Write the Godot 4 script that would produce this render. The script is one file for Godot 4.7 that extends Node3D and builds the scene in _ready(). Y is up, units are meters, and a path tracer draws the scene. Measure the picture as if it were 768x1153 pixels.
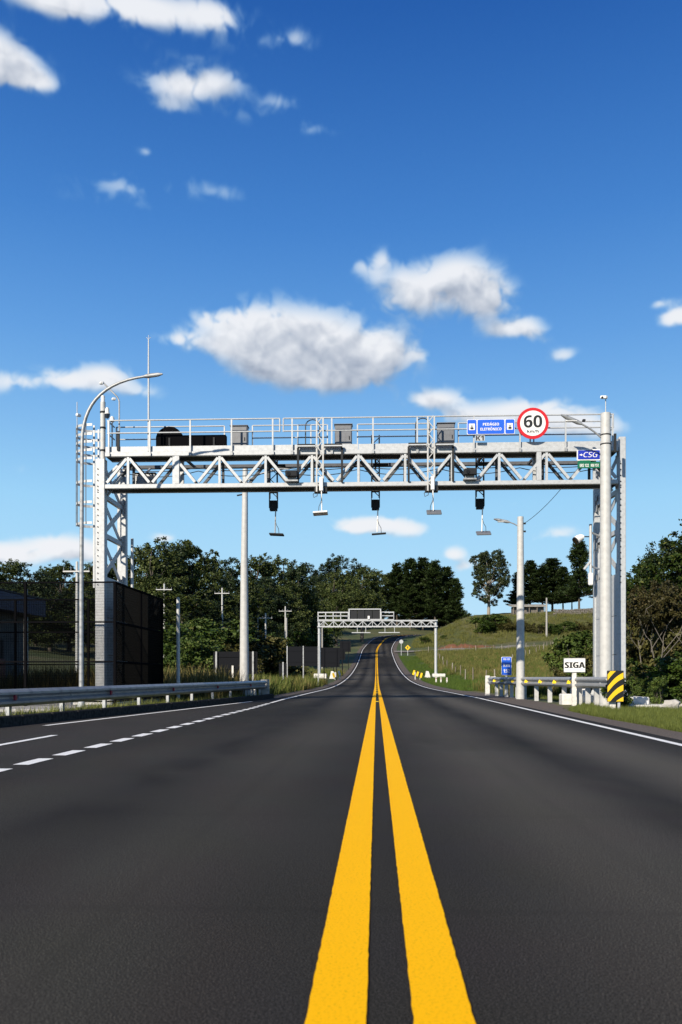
extends Node3D
# A two-lane road under an electronic toll gantry. Depth D runs along -z from the camera, metres.

const TREES = [
	[-56.5, 120, 11.4, 0, 0, 1.0, "dark broadleaf tree, first from the left along the skyline of the left wood", "skyline trees of the left wood"],
	[-53.5, 122, 12.3, 0, 1, 1.0, "dark broadleaf tree, second from the left along the skyline of the left wood", "skyline trees of the left wood"],
	[-48.4, 118, 11.9, 0, 2, 1.0, "dark broadleaf tree, third from the left along the skyline of the left wood", "skyline trees of the left wood"],
	[-48.6, 128, 12.5, 0, 3, 1.0, "dark broadleaf tree, fourth from the left along the skyline of the left wood", "skyline trees of the left wood"],
	[-43.4, 125, 11.9, 0, 4, 1.0, "dark broadleaf tree, fifth from the left along the skyline of the left wood", "skyline trees of the left wood"],
	[-40.3, 128, 14.1, 0, 5, 1.0, "dark broadleaf tree, sixth from the left along the skyline of the left wood", "skyline trees of the left wood"],
	[-33.3, 115, 15.6, 0, 0, 1.0, "dark broadleaf tree, seventh from the left along the skyline of the left wood", "skyline trees of the left wood"],
	[-29.9, 112, 16.7, 0, 1, 1.0, "dark broadleaf tree, eighth from the left along the skyline of the left wood", "skyline trees of the left wood"],
	[-28.9, 118, 17.8, 0, 2, 1.0, "dark broadleaf tree, ninth from the left along the skyline of the left wood", "skyline trees of the left wood"],
	[-26.3, 120, 17.4, 0, 3, 1.0, "dark broadleaf tree, tenth from the left along the skyline of the left wood", "skyline trees of the left wood"],
	[-26.5, 135, 17.3, 0, 4, 1.0, "dark broadleaf tree, eleventh from the left along the skyline of the left wood", "skyline trees of the left wood"],
	[-25.4, 148, 17.6, 0, 5, 1.0, "dark broadleaf tree, twelfth from the left along the skyline of the left wood", "skyline trees of the left wood"],
	[-21.7, 150, 19.4, 0, 0, 1.0, "dark broadleaf tree, thirteenth from the left along the skyline of the left wood", "skyline trees of the left wood"],
	[-18.3, 155, 19.9, 0, 1, 1.0, "dark broadleaf tree, fourteenth from the left along the skyline of the left wood", "skyline trees of the left wood"],
	[-16.5, 172, 20.3, 0, 2, 1.0, "dark broadleaf tree, fifteenth from the left along the skyline of the left wood", "skyline trees of the left wood"],
	[-22.5, 300, 22.0, 0, 5, 1.0, "dark broadleaf tree, sixteenth from the left along the skyline of the left wood", "skyline trees of the left wood"],
	[-16.0, 310, 26.8, 0, 2, 1.0, "dark broadleaf tree, seventeenth from the left along the skyline of the left wood", "skyline trees of the left wood"],
	[-8.7, 318, 25.8, 0, 5, 1.0, "dark broadleaf tree, eighteenth from the left along the skyline of the left wood", "skyline trees of the left wood"],
	[-3.4, 325, 21.9, 0, 0, 1.15, "tall dark tree behind the road crest, first of eight from the left", "trees behind the road crest"],
	[2.5, 335, 22.4, 0, 1, 1.15, "tall dark tree behind the road crest, second of eight from the left", "trees behind the road crest"],
	[8.0, 330, 25.1, 1, 2, 1.15, "tall dark tree behind the road crest, third of eight from the left", "trees behind the road crest"],
	[13.1, 328, 27.1, 1, 0, 1.15, "tall dark tree behind the road crest, fourth of eight from the left", "trees behind the road crest"],
	[18.1, 332, 27.9, 1, 1, 1.15, "tall dark tree behind the road crest, fifth of eight from the left", "trees behind the road crest"],
	[22.5, 326, 27.7, 1, 2, 1.15, "tall dark tree behind the road crest, sixth of eight from the left", "trees behind the road crest"],
	[27.0, 330, 25.4, 1, 0, 1.15, "tall dark tree behind the road crest, seventh of eight from the left", "trees behind the road crest"],
	[30.5, 327, 21.4, 1, 1, 1.15, "tall dark tree behind the road crest, eighth of eight from the left", "trees behind the road crest"],
	[-43.6, 98, 8.1, 0, 2, 1.25, "shorter broadleaf tree low in the left wood, first of sixteen from the left", "lower trees of the left wood"],
	[-38.8, 92, 7.2, 0, 1, 1.25, "shorter broadleaf tree low in the left wood, second of sixteen from the left", "lower trees of the left wood"],
	[-39.3, 100, 7.0, 0, 0, 1.25, "shorter broadleaf tree low in the left wood, third of sixteen from the left", "lower trees of the left wood"],
	[-39.9, 108, 7.9, 0, 5, 1.25, "shorter broadleaf tree low in the left wood, fourth of sixteen from the left", "lower trees of the left wood"],
	[-29.0, 92, 7.9, 0, 4, 1.25, "shorter broadleaf tree low in the left wood, fifth of sixteen from the left", "lower trees of the left wood"],
	[-24.2, 104, 9.5, 0, 3, 1.25, "shorter broadleaf tree low in the left wood, sixth of sixteen from the left", "lower trees of the left wood"],
	[-23.3, 112, 9.5, 0, 2, 1.25, "shorter broadleaf tree low in the left wood, seventh of sixteen from the left", "lower trees of the left wood"],
	[-21.4, 122, 11.1, 0, 1, 1.25, "shorter broadleaf tree low in the left wood, eighth of sixteen from the left", "lower trees of the left wood"],
	[-19.2, 130, 12.8, 0, 0, 1.25, "shorter broadleaf tree low in the left wood, ninth of sixteen from the left", "lower trees of the left wood"],
	[-18.8, 146, 14.5, 0, 5, 1.25, "shorter broadleaf tree low in the left wood, tenth of sixteen from the left", "lower trees of the left wood"],
	[-16.1, 150, 14.3, 0, 4, 1.25, "shorter broadleaf tree low in the left wood, eleventh of sixteen from the left", "lower trees of the left wood"],
	[-14.1, 165, 14.3, 0, 3, 1.25, "shorter broadleaf tree low in the left wood, twelfth of sixteen from the left", "lower trees of the left wood"],
	[-19.4, 292, 16.9, 0, 5, 1.25, "shorter broadleaf tree low in the left wood, thirteenth of sixteen from the left", "lower trees of the left wood"],
	[-12.6, 300, 18.3, 0, 2, 1.25, "shorter broadleaf tree low in the left wood, fourteenth of sixteen from the left", "lower trees of the left wood"],
	[-7.2, 312, 16.6, 0, 5, 1.25, "shorter broadleaf tree low in the left wood, fifteenth of sixteen from the left", "lower trees of the left wood"],
	[-10.0, 296, 7.0, 0, 2, 1.25, "shorter broadleaf tree low in the left wood, sixteenth of sixteen from the left", "lower trees of the left wood"],
	[-77.4, 173.9, 10.9, 0, 1, 1.1, "half hidden dark crown behind the left wood skyline, first from the left", "rear trees of the left wood"],
	[-73.9, 177.7, 10.2, 0, 4, 1.1, "half hidden dark crown behind the left wood skyline, second from the left", "rear trees of the left wood"],
	[-69.6, 178.3, 14.2, 0, 1, 1.1, "half hidden dark crown behind the left wood skyline, third from the left", "rear trees of the left wood"],
	[-54.5, 153.4, 12.1, 0, 4, 1.1, "half hidden dark crown behind the left wood skyline, fourth from the left", "rear trees of the left wood"],
	[-55.7, 166.3, 15.8, 0, 1, 1.1, "half hidden dark crown behind the left wood skyline, fifth from the left", "rear trees of the left wood"],
	[-48.3, 156.5, 15.5, 0, 4, 1.1, "half hidden dark crown behind the left wood skyline, sixth from the left", "rear trees of the left wood"],
	[-46.3, 173.0, 17.9, 0, 1, 1.1, "half hidden dark crown behind the left wood skyline, seventh from the left", "rear trees of the left wood"],
	[-37.1, 154.2, 17.8, 0, 4, 1.1, "half hidden dark crown behind the left wood skyline, eighth from the left", "rear trees of the left wood"],
	[-33.0, 150.1, 16.4, 0, 1, 1.1, "half hidden dark crown behind the left wood skyline, ninth from the left", "rear trees of the left wood"],
	[-42.7, 224.7, 15.4, 0, 4, 1.1, "half hidden dark crown behind the left wood skyline, tenth from the left", "rear trees of the left wood"],
	[-34.9, 228.0, 15.7, 0, 1, 1.1, "half hidden dark crown behind the left wood skyline, eleventh from the left", "rear trees of the left wood"],
	[-31.5, 245.5, 16.1, 0, 4, 1.1, "half hidden dark crown behind the left wood skyline, twelfth from the left", "rear trees of the left wood"],
	[-23.3, 246.1, 20.9, 0, 1, 1.1, "half hidden dark crown behind the left wood skyline, thirteenth from the left", "rear trees of the left wood"],
	[-15.2, 228.4, 17.8, 0, 4, 1.1, "half hidden dark crown behind the left wood skyline, fourteenth from the left", "rear trees of the left wood"],
	[-10.5, 221.6, 21.1, 0, 1, 1.1, "half hidden dark crown behind the left wood skyline, fifteenth from the left", "rear trees of the left wood"],
	[-4.2, 242.1, 23.2, 0, 4, 1.1, "half hidden dark crown behind the left wood skyline, sixteenth from the left", "rear trees of the left wood"],
	[-6.3, 372, 17.0, 0, 0, 1.3, "dark crown filling gaps behind the road crest trees, first from the left", "rear trees of the road crest"],
	[0.0, 372, 18.1, 0, 2, 1.3, "dark crown filling gaps behind the road crest trees, second from the left", "rear trees of the road crest"],
	[6.2, 372, 19.6, 0, 4, 1.3, "dark crown filling gaps behind the road crest trees, third from the left", "rear trees of the road crest"],
	[12.5, 372, 20.7, 0, 0, 1.3, "dark crown filling gaps behind the road crest trees, fourth from the left", "rear trees of the road crest"],
	[18.3, 372, 22.1, 0, 2, 1.3, "dark crown filling gaps behind the road crest trees, fifth from the left", "rear trees of the road crest"],
	[23.8, 372, 22.3, 0, 4, 1.3, "dark crown filling gaps behind the road crest trees, sixth from the left", "rear trees of the road crest"],
	[29.2, 372, 20.2, 0, 0, 1.3, "dark crown filling gaps behind the road crest trees, seventh from the left", "rear trees of the road crest"],
	[34.5, 262, 19.8, 2, 0, 1.15, "tall open eucalyptus standing alone left of the hilltop shed", ""],
	[45.4, 272, 12.8, 1, 0, 1.45, "dark pine in the hilltop row, first of six from the left", "pines on the hilltop"],
	[49.8, 276, 16.6, 1, 1, 1.45, "dark pine in the hilltop row, second of six from the left", "pines on the hilltop"],
	[52.6, 270, 14.8, 1, 2, 1.45, "dark pine in the hilltop row, third of six from the left", "pines on the hilltop"],
	[56.5, 274, 16.9, 1, 0, 1.45, "dark pine in the hilltop row, fourth of six from the left", "pines on the hilltop"],
	[58.6, 268, 13.8, 1, 1, 1.45, "dark pine in the hilltop row, fifth of six from the left", "pines on the hilltop"],
	[63.2, 276, 11.2, 1, 2, 1.45, "dark pine in the hilltop row, sixth of six from the left", "pines on the hilltop"],
	[60.5, 255, 21.4, 1, 1, 1.1, "tallest narrow pine on the hilltop beside the right tower", ""],
	[68.6, 262, 12.4, 1, 2, 1.0, "pine peeping out behind the right gantry tower", ""],
	[17.3, 58, 8.0, 5, 0, 0.9, "bright green young tree left of the big dark tree at the right edge", ""],
	[16.4, 50, 8.6, 5, 1, 1.0, "big dark leafy tree beyond the hazard marker at the right edge", ""],
	[16.6, 46, 9.4, 5, 0, 1.05, "tallest dark tree cut by the right edge of the picture", ""],
	[17.5, 44, 8.8, 5, 1, 1.05, "dark tree mostly outside the right edge of the picture", ""],
	[12.2, 37, 5.0, 4, 0, 1.0, "dry brown shrub with pale bare branches beneath the big dark tree", ""],
	[13.0, 42, 4.5, 3, 2, 0.9, "brownish olive bush left of the dry shrub", ""],
	[13.6, 38, 4.5, 3, 3, 1.0, "dull olive bush right of the dry shrub", ""],
	[10.1, 30, 1.6, 3, 0, 1.9, "dark green dense bush below the dry shrub", ""],
	[10.4, 33, 1.2, 3, 1, 1.0, "dark bush between the right tower and the dense bush", ""],
	[10.6, 29, 1.9, 3, 0, 1.4, "dark bush at the right edge below the trees", ""],
	[11.1, 46, 3.7, 3, 1, 1.0, "dark round bush behind the white SIGA board", ""],
	[8.5, 40, 1.6, 3, 3, 0.8, "tall pale weed clump left of the SIGA board", ""],
	[11.8, 40, 2.0, 3, 0, 0.8, "bush right behind the foot of the right tower", ""],
	[-7.1, 338, 4.3, 3, 0, 1.7, "dark undergrowth bush below the road crest trees, first from the left", "undergrowth at the road crest"],
	[-2.9, 342, 3.5, 3, 0, 1.7, "dark undergrowth bush below the road crest trees, second from the left", "undergrowth at the road crest"],
	[1.5, 346, 2.6, 3, 0, 1.7, "dark undergrowth bush below the road crest trees, third from the left", "undergrowth at the road crest"],
	[6.2, 350, 5.0, 3, 0, 1.7, "dark undergrowth bush below the road crest trees, fourth from the left", "undergrowth at the road crest"],
	[11.0, 348, 4.5, 3, 0, 1.7, "dark undergrowth bush below the road crest trees, fifth from the left", "undergrowth at the road crest"],
	[15.9, 352, 3.7, 3, 0, 1.7, "dark undergrowth bush below the road crest trees, sixth from the left", "undergrowth at the road crest"],
	[20.5, 350, 6.5, 3, 0, 1.7, "dark undergrowth bush below the road crest trees, seventh from the left", "undergrowth at the road crest"],
	[25.2, 348, 6.1, 3, 0, 1.7, "dark undergrowth bush below the road crest trees, eighth from the left", "undergrowth at the road crest"],
	[29.7, 346, 5.6, 3, 0, 1.7, "dark undergrowth bush below the road crest trees, ninth from the left", "undergrowth at the road crest"],
	[33.7, 343, 8.4, 3, 0, 1.7, "dark undergrowth bush below the road crest trees, tenth from the left", "undergrowth at the road crest"],
	[-14.9, 150, 6.5, 3, 0, 1.5, "dark undergrowth bush at the edge of the left wood, first from the left", "undergrowth of the left wood"],
	[-13.6, 163, 7.1, 3, 0, 1.5, "dark undergrowth bush at the edge of the left wood, second from the left", "undergrowth of the left wood"],
	[-19.8, 285, 3.6, 3, 0, 1.5, "dark undergrowth bush at the edge of the left wood, third from the left", "undergrowth of the left wood"],
	[-16.5, 290, 4.0, 3, 0, 1.5, "dark undergrowth bush at the edge of the left wood, fourth from the left", "undergrowth of the left wood"],
	[-13.0, 294, 3.9, 3, 0, 1.5, "dark undergrowth bush at the edge of the left wood, fifth from the left", "undergrowth of the left wood"],
	[-9.5, 300, 4.4, 3, 0, 1.5, "dark undergrowth bush at the edge of the left wood, sixth from the left", "undergrowth of the left wood"],
	[-15.7, 70, 4.9, 3, 0, 1.3, "rounded green bush on the left slope, first of eight along the bank", "bushes on the left slope"],
	[-14.4, 74, 5.9, 3, 1, 1.3, "rounded green bush on the left slope, second of eight along the bank", "bushes on the left slope"],
	[-13.7, 80, 6.0, 3, 2, 1.3, "rounded green bush on the left slope, third of eight along the bank", "bushes on the left slope"],
	[-12.1, 82, 5.4, 3, 3, 1.3, "rounded green bush on the left slope, fourth of eight along the bank", "bushes on the left slope"],
	[-11.8, 90, 5.0, 3, 0, 1.3, "rounded green bush on the left slope, fifth of eight along the bank", "bushes on the left slope"],
	[-12.5, 60, 3.6, 3, 1, 1.3, "rounded green bush on the left slope, sixth of eight along the bank", "bushes on the left slope"],
	[-11.1, 62, 3.4, 3, 2, 1.3, "rounded green bush on the left slope, seventh of eight along the bank", "bushes on the left slope"],
	[-10.2, 86, 4.1, 3, 3, 1.3, "rounded green bush on the left slope, eighth of eight along the bank", "bushes on the left slope"],
	[7.8, 23.8, 0.5, 3, 1, 0.8, "small leafy plant growing among the pale rocks by the tower foot", ""],
	[6.5, 22.6, 0.3, 3, 1, 0.9, "low weed clump behind the foot of the hazard marker", ""],
	[28.1, 230, 5.0, 3, 0, 1.5, "dark hedge bush on the hillside meadow, third of eighteen from the left", "hedge bushes on the hillside"],
	[32.0, 232, 4.8, 3, 1, 1.5, "dark hedge bush on the hillside meadow, fourth of eighteen from the left", "hedge bushes on the hillside"],
	[35.5, 231, 3.6, 3, 2, 1.5, "dark hedge bush on the hillside meadow, sixth of eighteen from the left", "hedge bushes on the hillside"],
	[43.1, 226, 3.0, 3, 3, 1.5, "dark hedge bush on the hillside meadow, ninth of eighteen from the left", "hedge bushes on the hillside"],
	[47.1, 225, 3.0, 3, 0, 1.5, "dark hedge bush on the hillside meadow, eleventh of eighteen from the left", "hedge bushes on the hillside"],
	[50.8, 226, 3.1, 3, 1, 1.5, "dark hedge bush on the hillside meadow, thirteenth of eighteen from the left", "hedge bushes on the hillside"],
	[54.1, 226, 2.4, 3, 2, 1.5, "dark hedge bush on the hillside meadow, fifteenth of eighteen from the left", "hedge bushes on the hillside"],
	[58.2, 224, 2.4, 3, 3, 1.5, "dark hedge bush on the hillside meadow, seventeenth of eighteen from the left", "hedge bushes on the hillside"],
	[12.7, 225, 2.3, 3, 0, 1.5, "dark hedge bush on the hillside meadow, first of eighteen from the left", "hedge bushes on the hillside"],
	[18.1, 228, 1.3, 3, 1, 1.5, "dark hedge bush on the hillside meadow, second of eighteen from the left", "hedge bushes on the hillside"],
	[39.7, 229, 3.2, 3, 2, 1.5, "dark hedge bush on the hillside meadow, seventh of eighteen from the left", "hedge bushes on the hillside"],
	[41.4, 228, 2.9, 3, 3, 1.5, "dark hedge bush on the hillside meadow, eighth of eighteen from the left", "hedge bushes on the hillside"],
	[45.8, 229, 2.6, 3, 0, 1.5, "dark hedge bush on the hillside meadow, tenth of eighteen from the left", "hedge bushes on the hillside"],
	[49.6, 228, 2.2, 3, 1, 1.5, "dark hedge bush on the hillside meadow, twelfth of eighteen from the left", "hedge bushes on the hillside"],
	[53.1, 229, 2.2, 3, 2, 1.5, "dark hedge bush on the hillside meadow, fourteenth of eighteen from the left", "hedge bushes on the hillside"],
	[56.9, 228, 2.1, 3, 3, 1.5, "dark hedge bush on the hillside meadow, sixteenth of eighteen from the left", "hedge bushes on the hillside"],
	[60.8, 227, 1.8, 3, 0, 1.5, "dark hedge bush on the hillside meadow, eighteenth of eighteen from the left", "hedge bushes on the hillside"],
	[34.1, 233, 3.9, 3, 1, 1.5, "dark hedge bush on the hillside meadow, fifth of eighteen from the left", "hedge bushes on the hillside"],
]
const CLOUDS = [
	[-21.24, 37.06, 3.24, 0.73, 0.90],
	[-15.68, 37.58, 3.71, 0.96, 0.95],
	[-11.32, 37.77, 2.94, 0.97, 0.85],
	[-23.38, 37.76, 6.31, 0.88, 0.90],
	[-5.36, 37.04, 1.44, 0.77, 0.55],
	[-7.46, 36.97, 1.50, 0.54, 0.40],
	[-23.64, 33.91, 2.36, 1.32, 0.95],
	[-25.45, 34.25, 2.04, 1.52, 0.95],
	[-22.05, 33.63, 1.18, 0.47, 0.70],
	[-13.08, 34.56, 3.38, 1.04, 0.80],
	[-10.74, 34.95, 2.07, 0.80, 0.60],
	[-13.95, 33.63, 1.74, 0.57, 0.50],
	[-8.96, 33.42, 2.26, 0.67, 0.23],
	[-4.46, 33.16, 2.05, 0.68, 0.25],
	[-6.87, 34.34, 1.80, 0.49, 0.35],
	[-15.45, 31.30, 0.69, 0.39, 0.50],
	[-17.94, 29.51, 2.80, 0.53, 0.20],
	[-20.16, 28.47, 2.19, 0.53, 0.19],
	[-15.68, 28.55, 3.43, 0.45, 0.20],
	[-12.79, 30.02, 2.33, 0.62, 0.23],
	[-11.03, 29.70, 1.77, 0.54, 0.25],
	[-16.25, 29.39, 2.28, 0.62, 0.25],
	[-7.46, 33.66, 2.39, 0.42, 0.25],
	[-5.96, 34.12, 1.56, 0.37, 0.23],
	[-4.16, 32.99, 1.57, 0.51, 0.29],
	[-7.46, 36.39, 1.80, 0.54, 0.23],
	[-10.44, 36.62, 2.37, 0.54, 0.22],
	[-17.94, 36.25, 3.36, 0.60, 0.23],
	[-13.08, 35.95, 2.91, 0.47, 0.20],
	[-17.94, 29.06, 3.36, 0.71, 0.22],
	[-13.95, 29.61, 3.47, 0.71, 0.21],
	[-9.55, 29.47, 1.43, 0.63, 0.25],
	[-8.36, 22.26, 3.22, 1.75, 0.95],
	[-4.46, 21.68, 4.34, 2.39, 1.00],
	[0.06, 21.00, 2.89, 1.89, 0.95],
	[-6.87, 20.22, 3.30, 1.38, 0.95],
	[-2.95, 19.58, 3.92, 1.28, 0.95],
	[-10.14, 21.26, 2.07, 1.04, 0.70],
	[-13.08, 21.36, 1.63, 0.67, 0.50],
	[-10.44, 23.04, 1.54, 0.61, 0.40],
	[5.26, 24.90, 2.84, 1.87, 1.00],
	[2.76, 24.32, 1.79, 1.50, 0.85],
	[7.38, 23.79, 2.11, 1.59, 0.90],
	[9.94, 22.11, 1.15, 0.91, 0.60],
	[8.08, 22.13, 1.75, 0.71, 0.50],
	[12.28, 20.29, 1.24, 0.62, 0.65],
	[0.00, 25.47, 1.08, 1.28, 0.55],
	[0.96, 23.96, 0.84, 0.70, 0.40],
	[-1.14, 25.98, 0.96, 0.78, 0.50],
	[0.36, 26.35, 0.72, 0.68, 0.50],
	[1.56, 25.19, 0.96, 0.98, 0.50],
	[10.74, 21.43, 1.03, 0.71, 0.50],
	[8.96, 21.97, 1.51, 0.61, 0.55],
	[-13.37, 21.59, 1.98, 0.61, 0.50],
	[-11.50, 22.63, 1.53, 0.71, 0.55],
	[2.76, 20.83, 0.96, 0.73, 0.50],
	[-23.38, 18.12, 1.79, 0.76, 0.70],
	[-20.43, 18.54, 2.18, 0.88, 0.80],
	[-18.05, 18.91, 2.01, 0.94, 0.85],
	[-15.96, 18.29, 2.05, 0.63, 0.55],
	[-25.45, 17.78, 1.53, 0.81, 0.60],
	[3.84, 18.13, 2.50, 0.81, 0.85],
	[5.74, 17.09, 2.36, 0.76, 0.70],
	[9.82, 17.10, 3.74, 0.97, 0.95],
	[12.67, 16.15, 3.09, 0.97, 0.85],
	[14.89, 15.61, 1.54, 0.75, 0.60],
	[-20.97, 8.29, 2.44, 0.95, 1.00],
	[-23.64, 7.71, 2.10, 0.83, 0.95],
	[-19.33, 8.08, 1.21, 0.79, 0.80],
	[-25.45, 7.78, 1.53, 0.76, 0.80],
	[0.06, 10.25, 2.65, 0.70, 0.90],
	[-1.75, 10.09, 1.81, 0.64, 0.75],
	[2.16, 9.88, 1.56, 0.64, 0.70],
	[5.14, 8.25, 1.07, 0.64, 0.80],
	[5.74, 7.42, 0.71, 0.47, 0.70],
	[19.03, 21.64, 1.36, 0.87, 0.80],
	[18.24, 22.52, 0.74, 0.39, 0.60],
	[20.47, 21.73, 1.54, 0.86, 0.80],
	[9.25, 11.37, 0.93, 0.51, 0.45],
	[12.11, 9.43, 1.92, 0.57, 0.55],
	[10.40, 9.15, 1.72, 0.52, 0.40],
	[7.21, 7.74, 1.17, 0.47, 0.50],
	[-23.38, 13.01, 0.84, 0.53, 0.25],
	[-21.51, 13.53, 0.65, 0.32, 0.22],
	[-14.24, 9.19, 1.16, 0.46, 0.70],
	[13.23, 7.96, 1.12, 0.46, 0.40],
	[15.99, 8.69, 1.09, 0.34, 0.20],
	[18.13, 32.37, 2.11, 0.40, 0.12],
]

const ORD := ["first", "second", "third", "fourth", "fifth", "sixth", "seventh", "eighth", "ninth", "tenth", "eleventh", "twelfth", "thirteenth", "fourteenth", "fifteenth", "sixteenth", "seventeenth", "eighteenth", "nineteenth", "twentieth", "twenty-first", "twenty-second", "twenty-third", "twenty-fourth"]
const YAW := 0.04208
const SUN_AZ := 30.0   # degrees left of straight behind the camera
const SUN_EL := 27.0
const SKY_STOPS := [[-90.0, 0.44, 0.47, 0.46], [-0.5, 0.60, 0.70, 0.78], [0.0, 0.78, 0.91, 0.98], [5.0, 0.72, 0.885, 0.985], [11.5, 0.62, 0.83, 0.975], [16.0, 0.515, 0.735, 0.935], [21.5, 0.395, 0.63, 0.885], [28.0, 0.28, 0.52, 0.81], [38.5, 0.16, 0.375, 0.68], [55.0, 0.10, 0.27, 0.55], [90.0, 0.07, 0.21, 0.46]]

var org := Vector3.ZERO
var used := {}
var M := {}
var rng := RandomNumberGenerator.new()

# ---------------------------------------------------------------- mesh builder
class MB:
	var v := PackedVector3Array()
	var n := PackedVector3Array()
	var c := PackedColorArray()
	var tint := Color(-1, 0, 0)
	func put3(a: Vector3, b: Vector3, d: Vector3, na: Vector3, nb: Vector3, nd: Vector3) -> void:
		v.append(a); v.append(d); v.append(b)
		n.append(na); n.append(nd); n.append(nb)
		if tint.r >= 0.0:
			c.append(tint); c.append(tint); c.append(tint)
	func tri(a: Vector3, b: Vector3, d: Vector3) -> void:
		var m := (b - a).cross(d - a).normalized()
		put3(a, b, d, m, m, m)
	func quad(a: Vector3, b: Vector3, d: Vector3, e: Vector3) -> void:
		tri(a, b, d)
		tri(a, d, e)
	func box(at: Vector3, s: Vector3, bs := Basis()) -> void:
		var h := s * 0.5
		var p := []
		for i in 8:
			p.append(at + bs * Vector3(h.x if i & 1 else -h.x, h.y if i & 2 else -h.y, h.z if i & 4 else -h.z))
		quad(p[4], p[5], p[7], p[6])
		quad(p[1], p[0], p[2], p[3])
		quad(p[5], p[1], p[3], p[7])
		quad(p[0], p[4], p[6], p[2])
		quad(p[6], p[7], p[3], p[2])
		quad(p[0], p[1], p[5], p[4])
	func cbox(at: Vector3, s: Vector3, ch: float, bs := Basis()) -> void:
		# a box with chamfered edges: an eight-sided outline along each axis
		var h := s * 0.5
		var i := h - Vector3(ch, ch, ch)
		var f := func(x: float, y: float, z: float) -> Vector3: return at + bs * Vector3(x, y, z)
		for sg in [-1.0, 1.0]:
			var q := [[f.call(h.x * sg, -i.y, i.z * sg), f.call(h.x * sg, -i.y, -i.z * sg), f.call(h.x * sg, i.y, -i.z * sg), f.call(h.x * sg, i.y, i.z * sg)],
				[f.call(-i.x, h.y * sg, i.z * sg), f.call(i.x, h.y * sg, i.z * sg), f.call(i.x, h.y * sg, -i.z * sg), f.call(-i.x, h.y * sg, -i.z * sg)],
				[f.call(-i.x * sg, -i.y, h.z * sg), f.call(i.x * sg, -i.y, h.z * sg), f.call(i.x * sg, i.y, h.z * sg), f.call(-i.x * sg, i.y, h.z * sg)]]
			for r in q:
				quad(r[0], r[1], r[2], r[3])
		for a in [-1.0, 1.0]:
			for b in [-1.0, 1.0]:
				var e := [[f.call(-i.x, h.y * a, i.z * b), f.call(i.x, h.y * a, i.z * b), f.call(i.x, i.y * a, h.z * b), f.call(-i.x, i.y * a, h.z * b), Vector3(0, a, b)],
					[f.call(h.x * a, -i.y, i.z * b), f.call(h.x * a, i.y, i.z * b), f.call(i.x * a, i.y, h.z * b), f.call(i.x * a, -i.y, h.z * b), Vector3(a, 0, b)],
					[f.call(h.x * a, i.y * b, -i.z), f.call(h.x * a, i.y * b, i.z), f.call(i.x * a, h.y * b, i.z), f.call(i.x * a, h.y * b, -i.z), Vector3(a, b, 0)]]
				for r in e:
					if (r[1] - r[0]).cross(r[2] - r[0]).dot(bs * r[4]) > 0.0:
						quad(r[0], r[1], r[2], r[3])
					else:
						quad(r[3], r[2], r[1], r[0])
				for d in [-1.0, 1.0]:
					var t0: Vector3 = f.call(h.x * a, i.y * b, i.z * d)
					var t1: Vector3 = f.call(i.x * a, h.y * b, i.z * d)
					var t2: Vector3 = f.call(i.x * a, i.y * b, h.z * d)
					if (t1 - t0).cross(t2 - t0).dot(bs * Vector3(a, b, d)) > 0.0:
						tri(t0, t1, t2)
					else:
						tri(t0, t2, t1)
	func beam(a: Vector3, b: Vector3, w: float, h: float, side := Vector3.ZERO) -> void:
		var y := (b - a).normalized()
		var x := side if side != Vector3.ZERO else (Vector3.RIGHT if absf(y.x) < 0.7 else Vector3.BACK)
		var z := x.cross(y).normalized()
		x = y.cross(z).normalized()
		box((a + b) * 0.5, Vector3(w, a.distance_to(b), h), Basis(x, y, z))
	func tube(p: Array, r: Variant, sides := 10, caps := true) -> void:
		var prev := []
		var prevn := []
		var x := Vector3.ZERO
		for k in p.size():
			var t: Vector3 = ((p[mini(k + 1, p.size() - 1)] as Vector3) - (p[maxi(k - 1, 0)] as Vector3)).normalized()
			if x == Vector3.ZERO:
				x = (Vector3.RIGHT if absf(t.x) < 0.7 else Vector3.BACK)
			var z := x.cross(t).normalized()
			x = t.cross(z).normalized()
			var rad: float = r[k] if r is Array else r
			var ring := []
			var nr := []
			for i in sides:
				var d := x * cos(TAU * i / sides) + z * sin(TAU * i / sides)
				ring.append(p[k] + d * rad)
				nr.append(d)
			if k > 0:
				for i in sides:
					var j := (i + 1) % sides
					put3(prev[i], ring[i], ring[j], prevn[i], nr[i], nr[j])
					put3(prev[i], ring[j], prev[j], prevn[i], nr[j], prevn[j])
			if caps and (k == 0 or k == p.size() - 1):
				for i in sides:
					var j := (i + 1) % sides
					if k == 0:
						put3(p[k], ring[i], ring[j], -t, -t, -t)
					else:
						put3(p[k], ring[j], ring[i], t, t, t)
			prev = ring
			prevn = nr
	func plate(poly: PackedVector2Array, depth: float, xf: Transform3D) -> void:
		# a flat outline in x, y made depth thick behind z = 0
		var ids := Geometry2D.triangulate_polygon(poly)
		for k in range(0, ids.size(), 3):
			var a := poly[ids[k]]
			var b := poly[ids[k + 1]]
			var d := poly[ids[k + 2]]
			if (b - a).cross(d - a) < 0.0:
				var e := b
				b = d
				d = e
			tri(xf * Vector3(a.x, a.y, 0), xf * Vector3(b.x, b.y, 0), xf * Vector3(d.x, d.y, 0))
			tri(xf * Vector3(a.x, a.y, -depth), xf * Vector3(d.x, d.y, -depth), xf * Vector3(b.x, b.y, -depth))
		var ccw := not Geometry2D.is_polygon_clockwise(poly)
		for k in poly.size():
			var a := poly[k]
			var b := poly[(k + 1) % poly.size()]
			if not ccw:
				var e := a
				a = b
				b = e
			quad(xf * Vector3(a.x, a.y, -depth), xf * Vector3(b.x, b.y, -depth), xf * Vector3(b.x, b.y, 0), xf * Vector3(a.x, a.y, 0))
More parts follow.
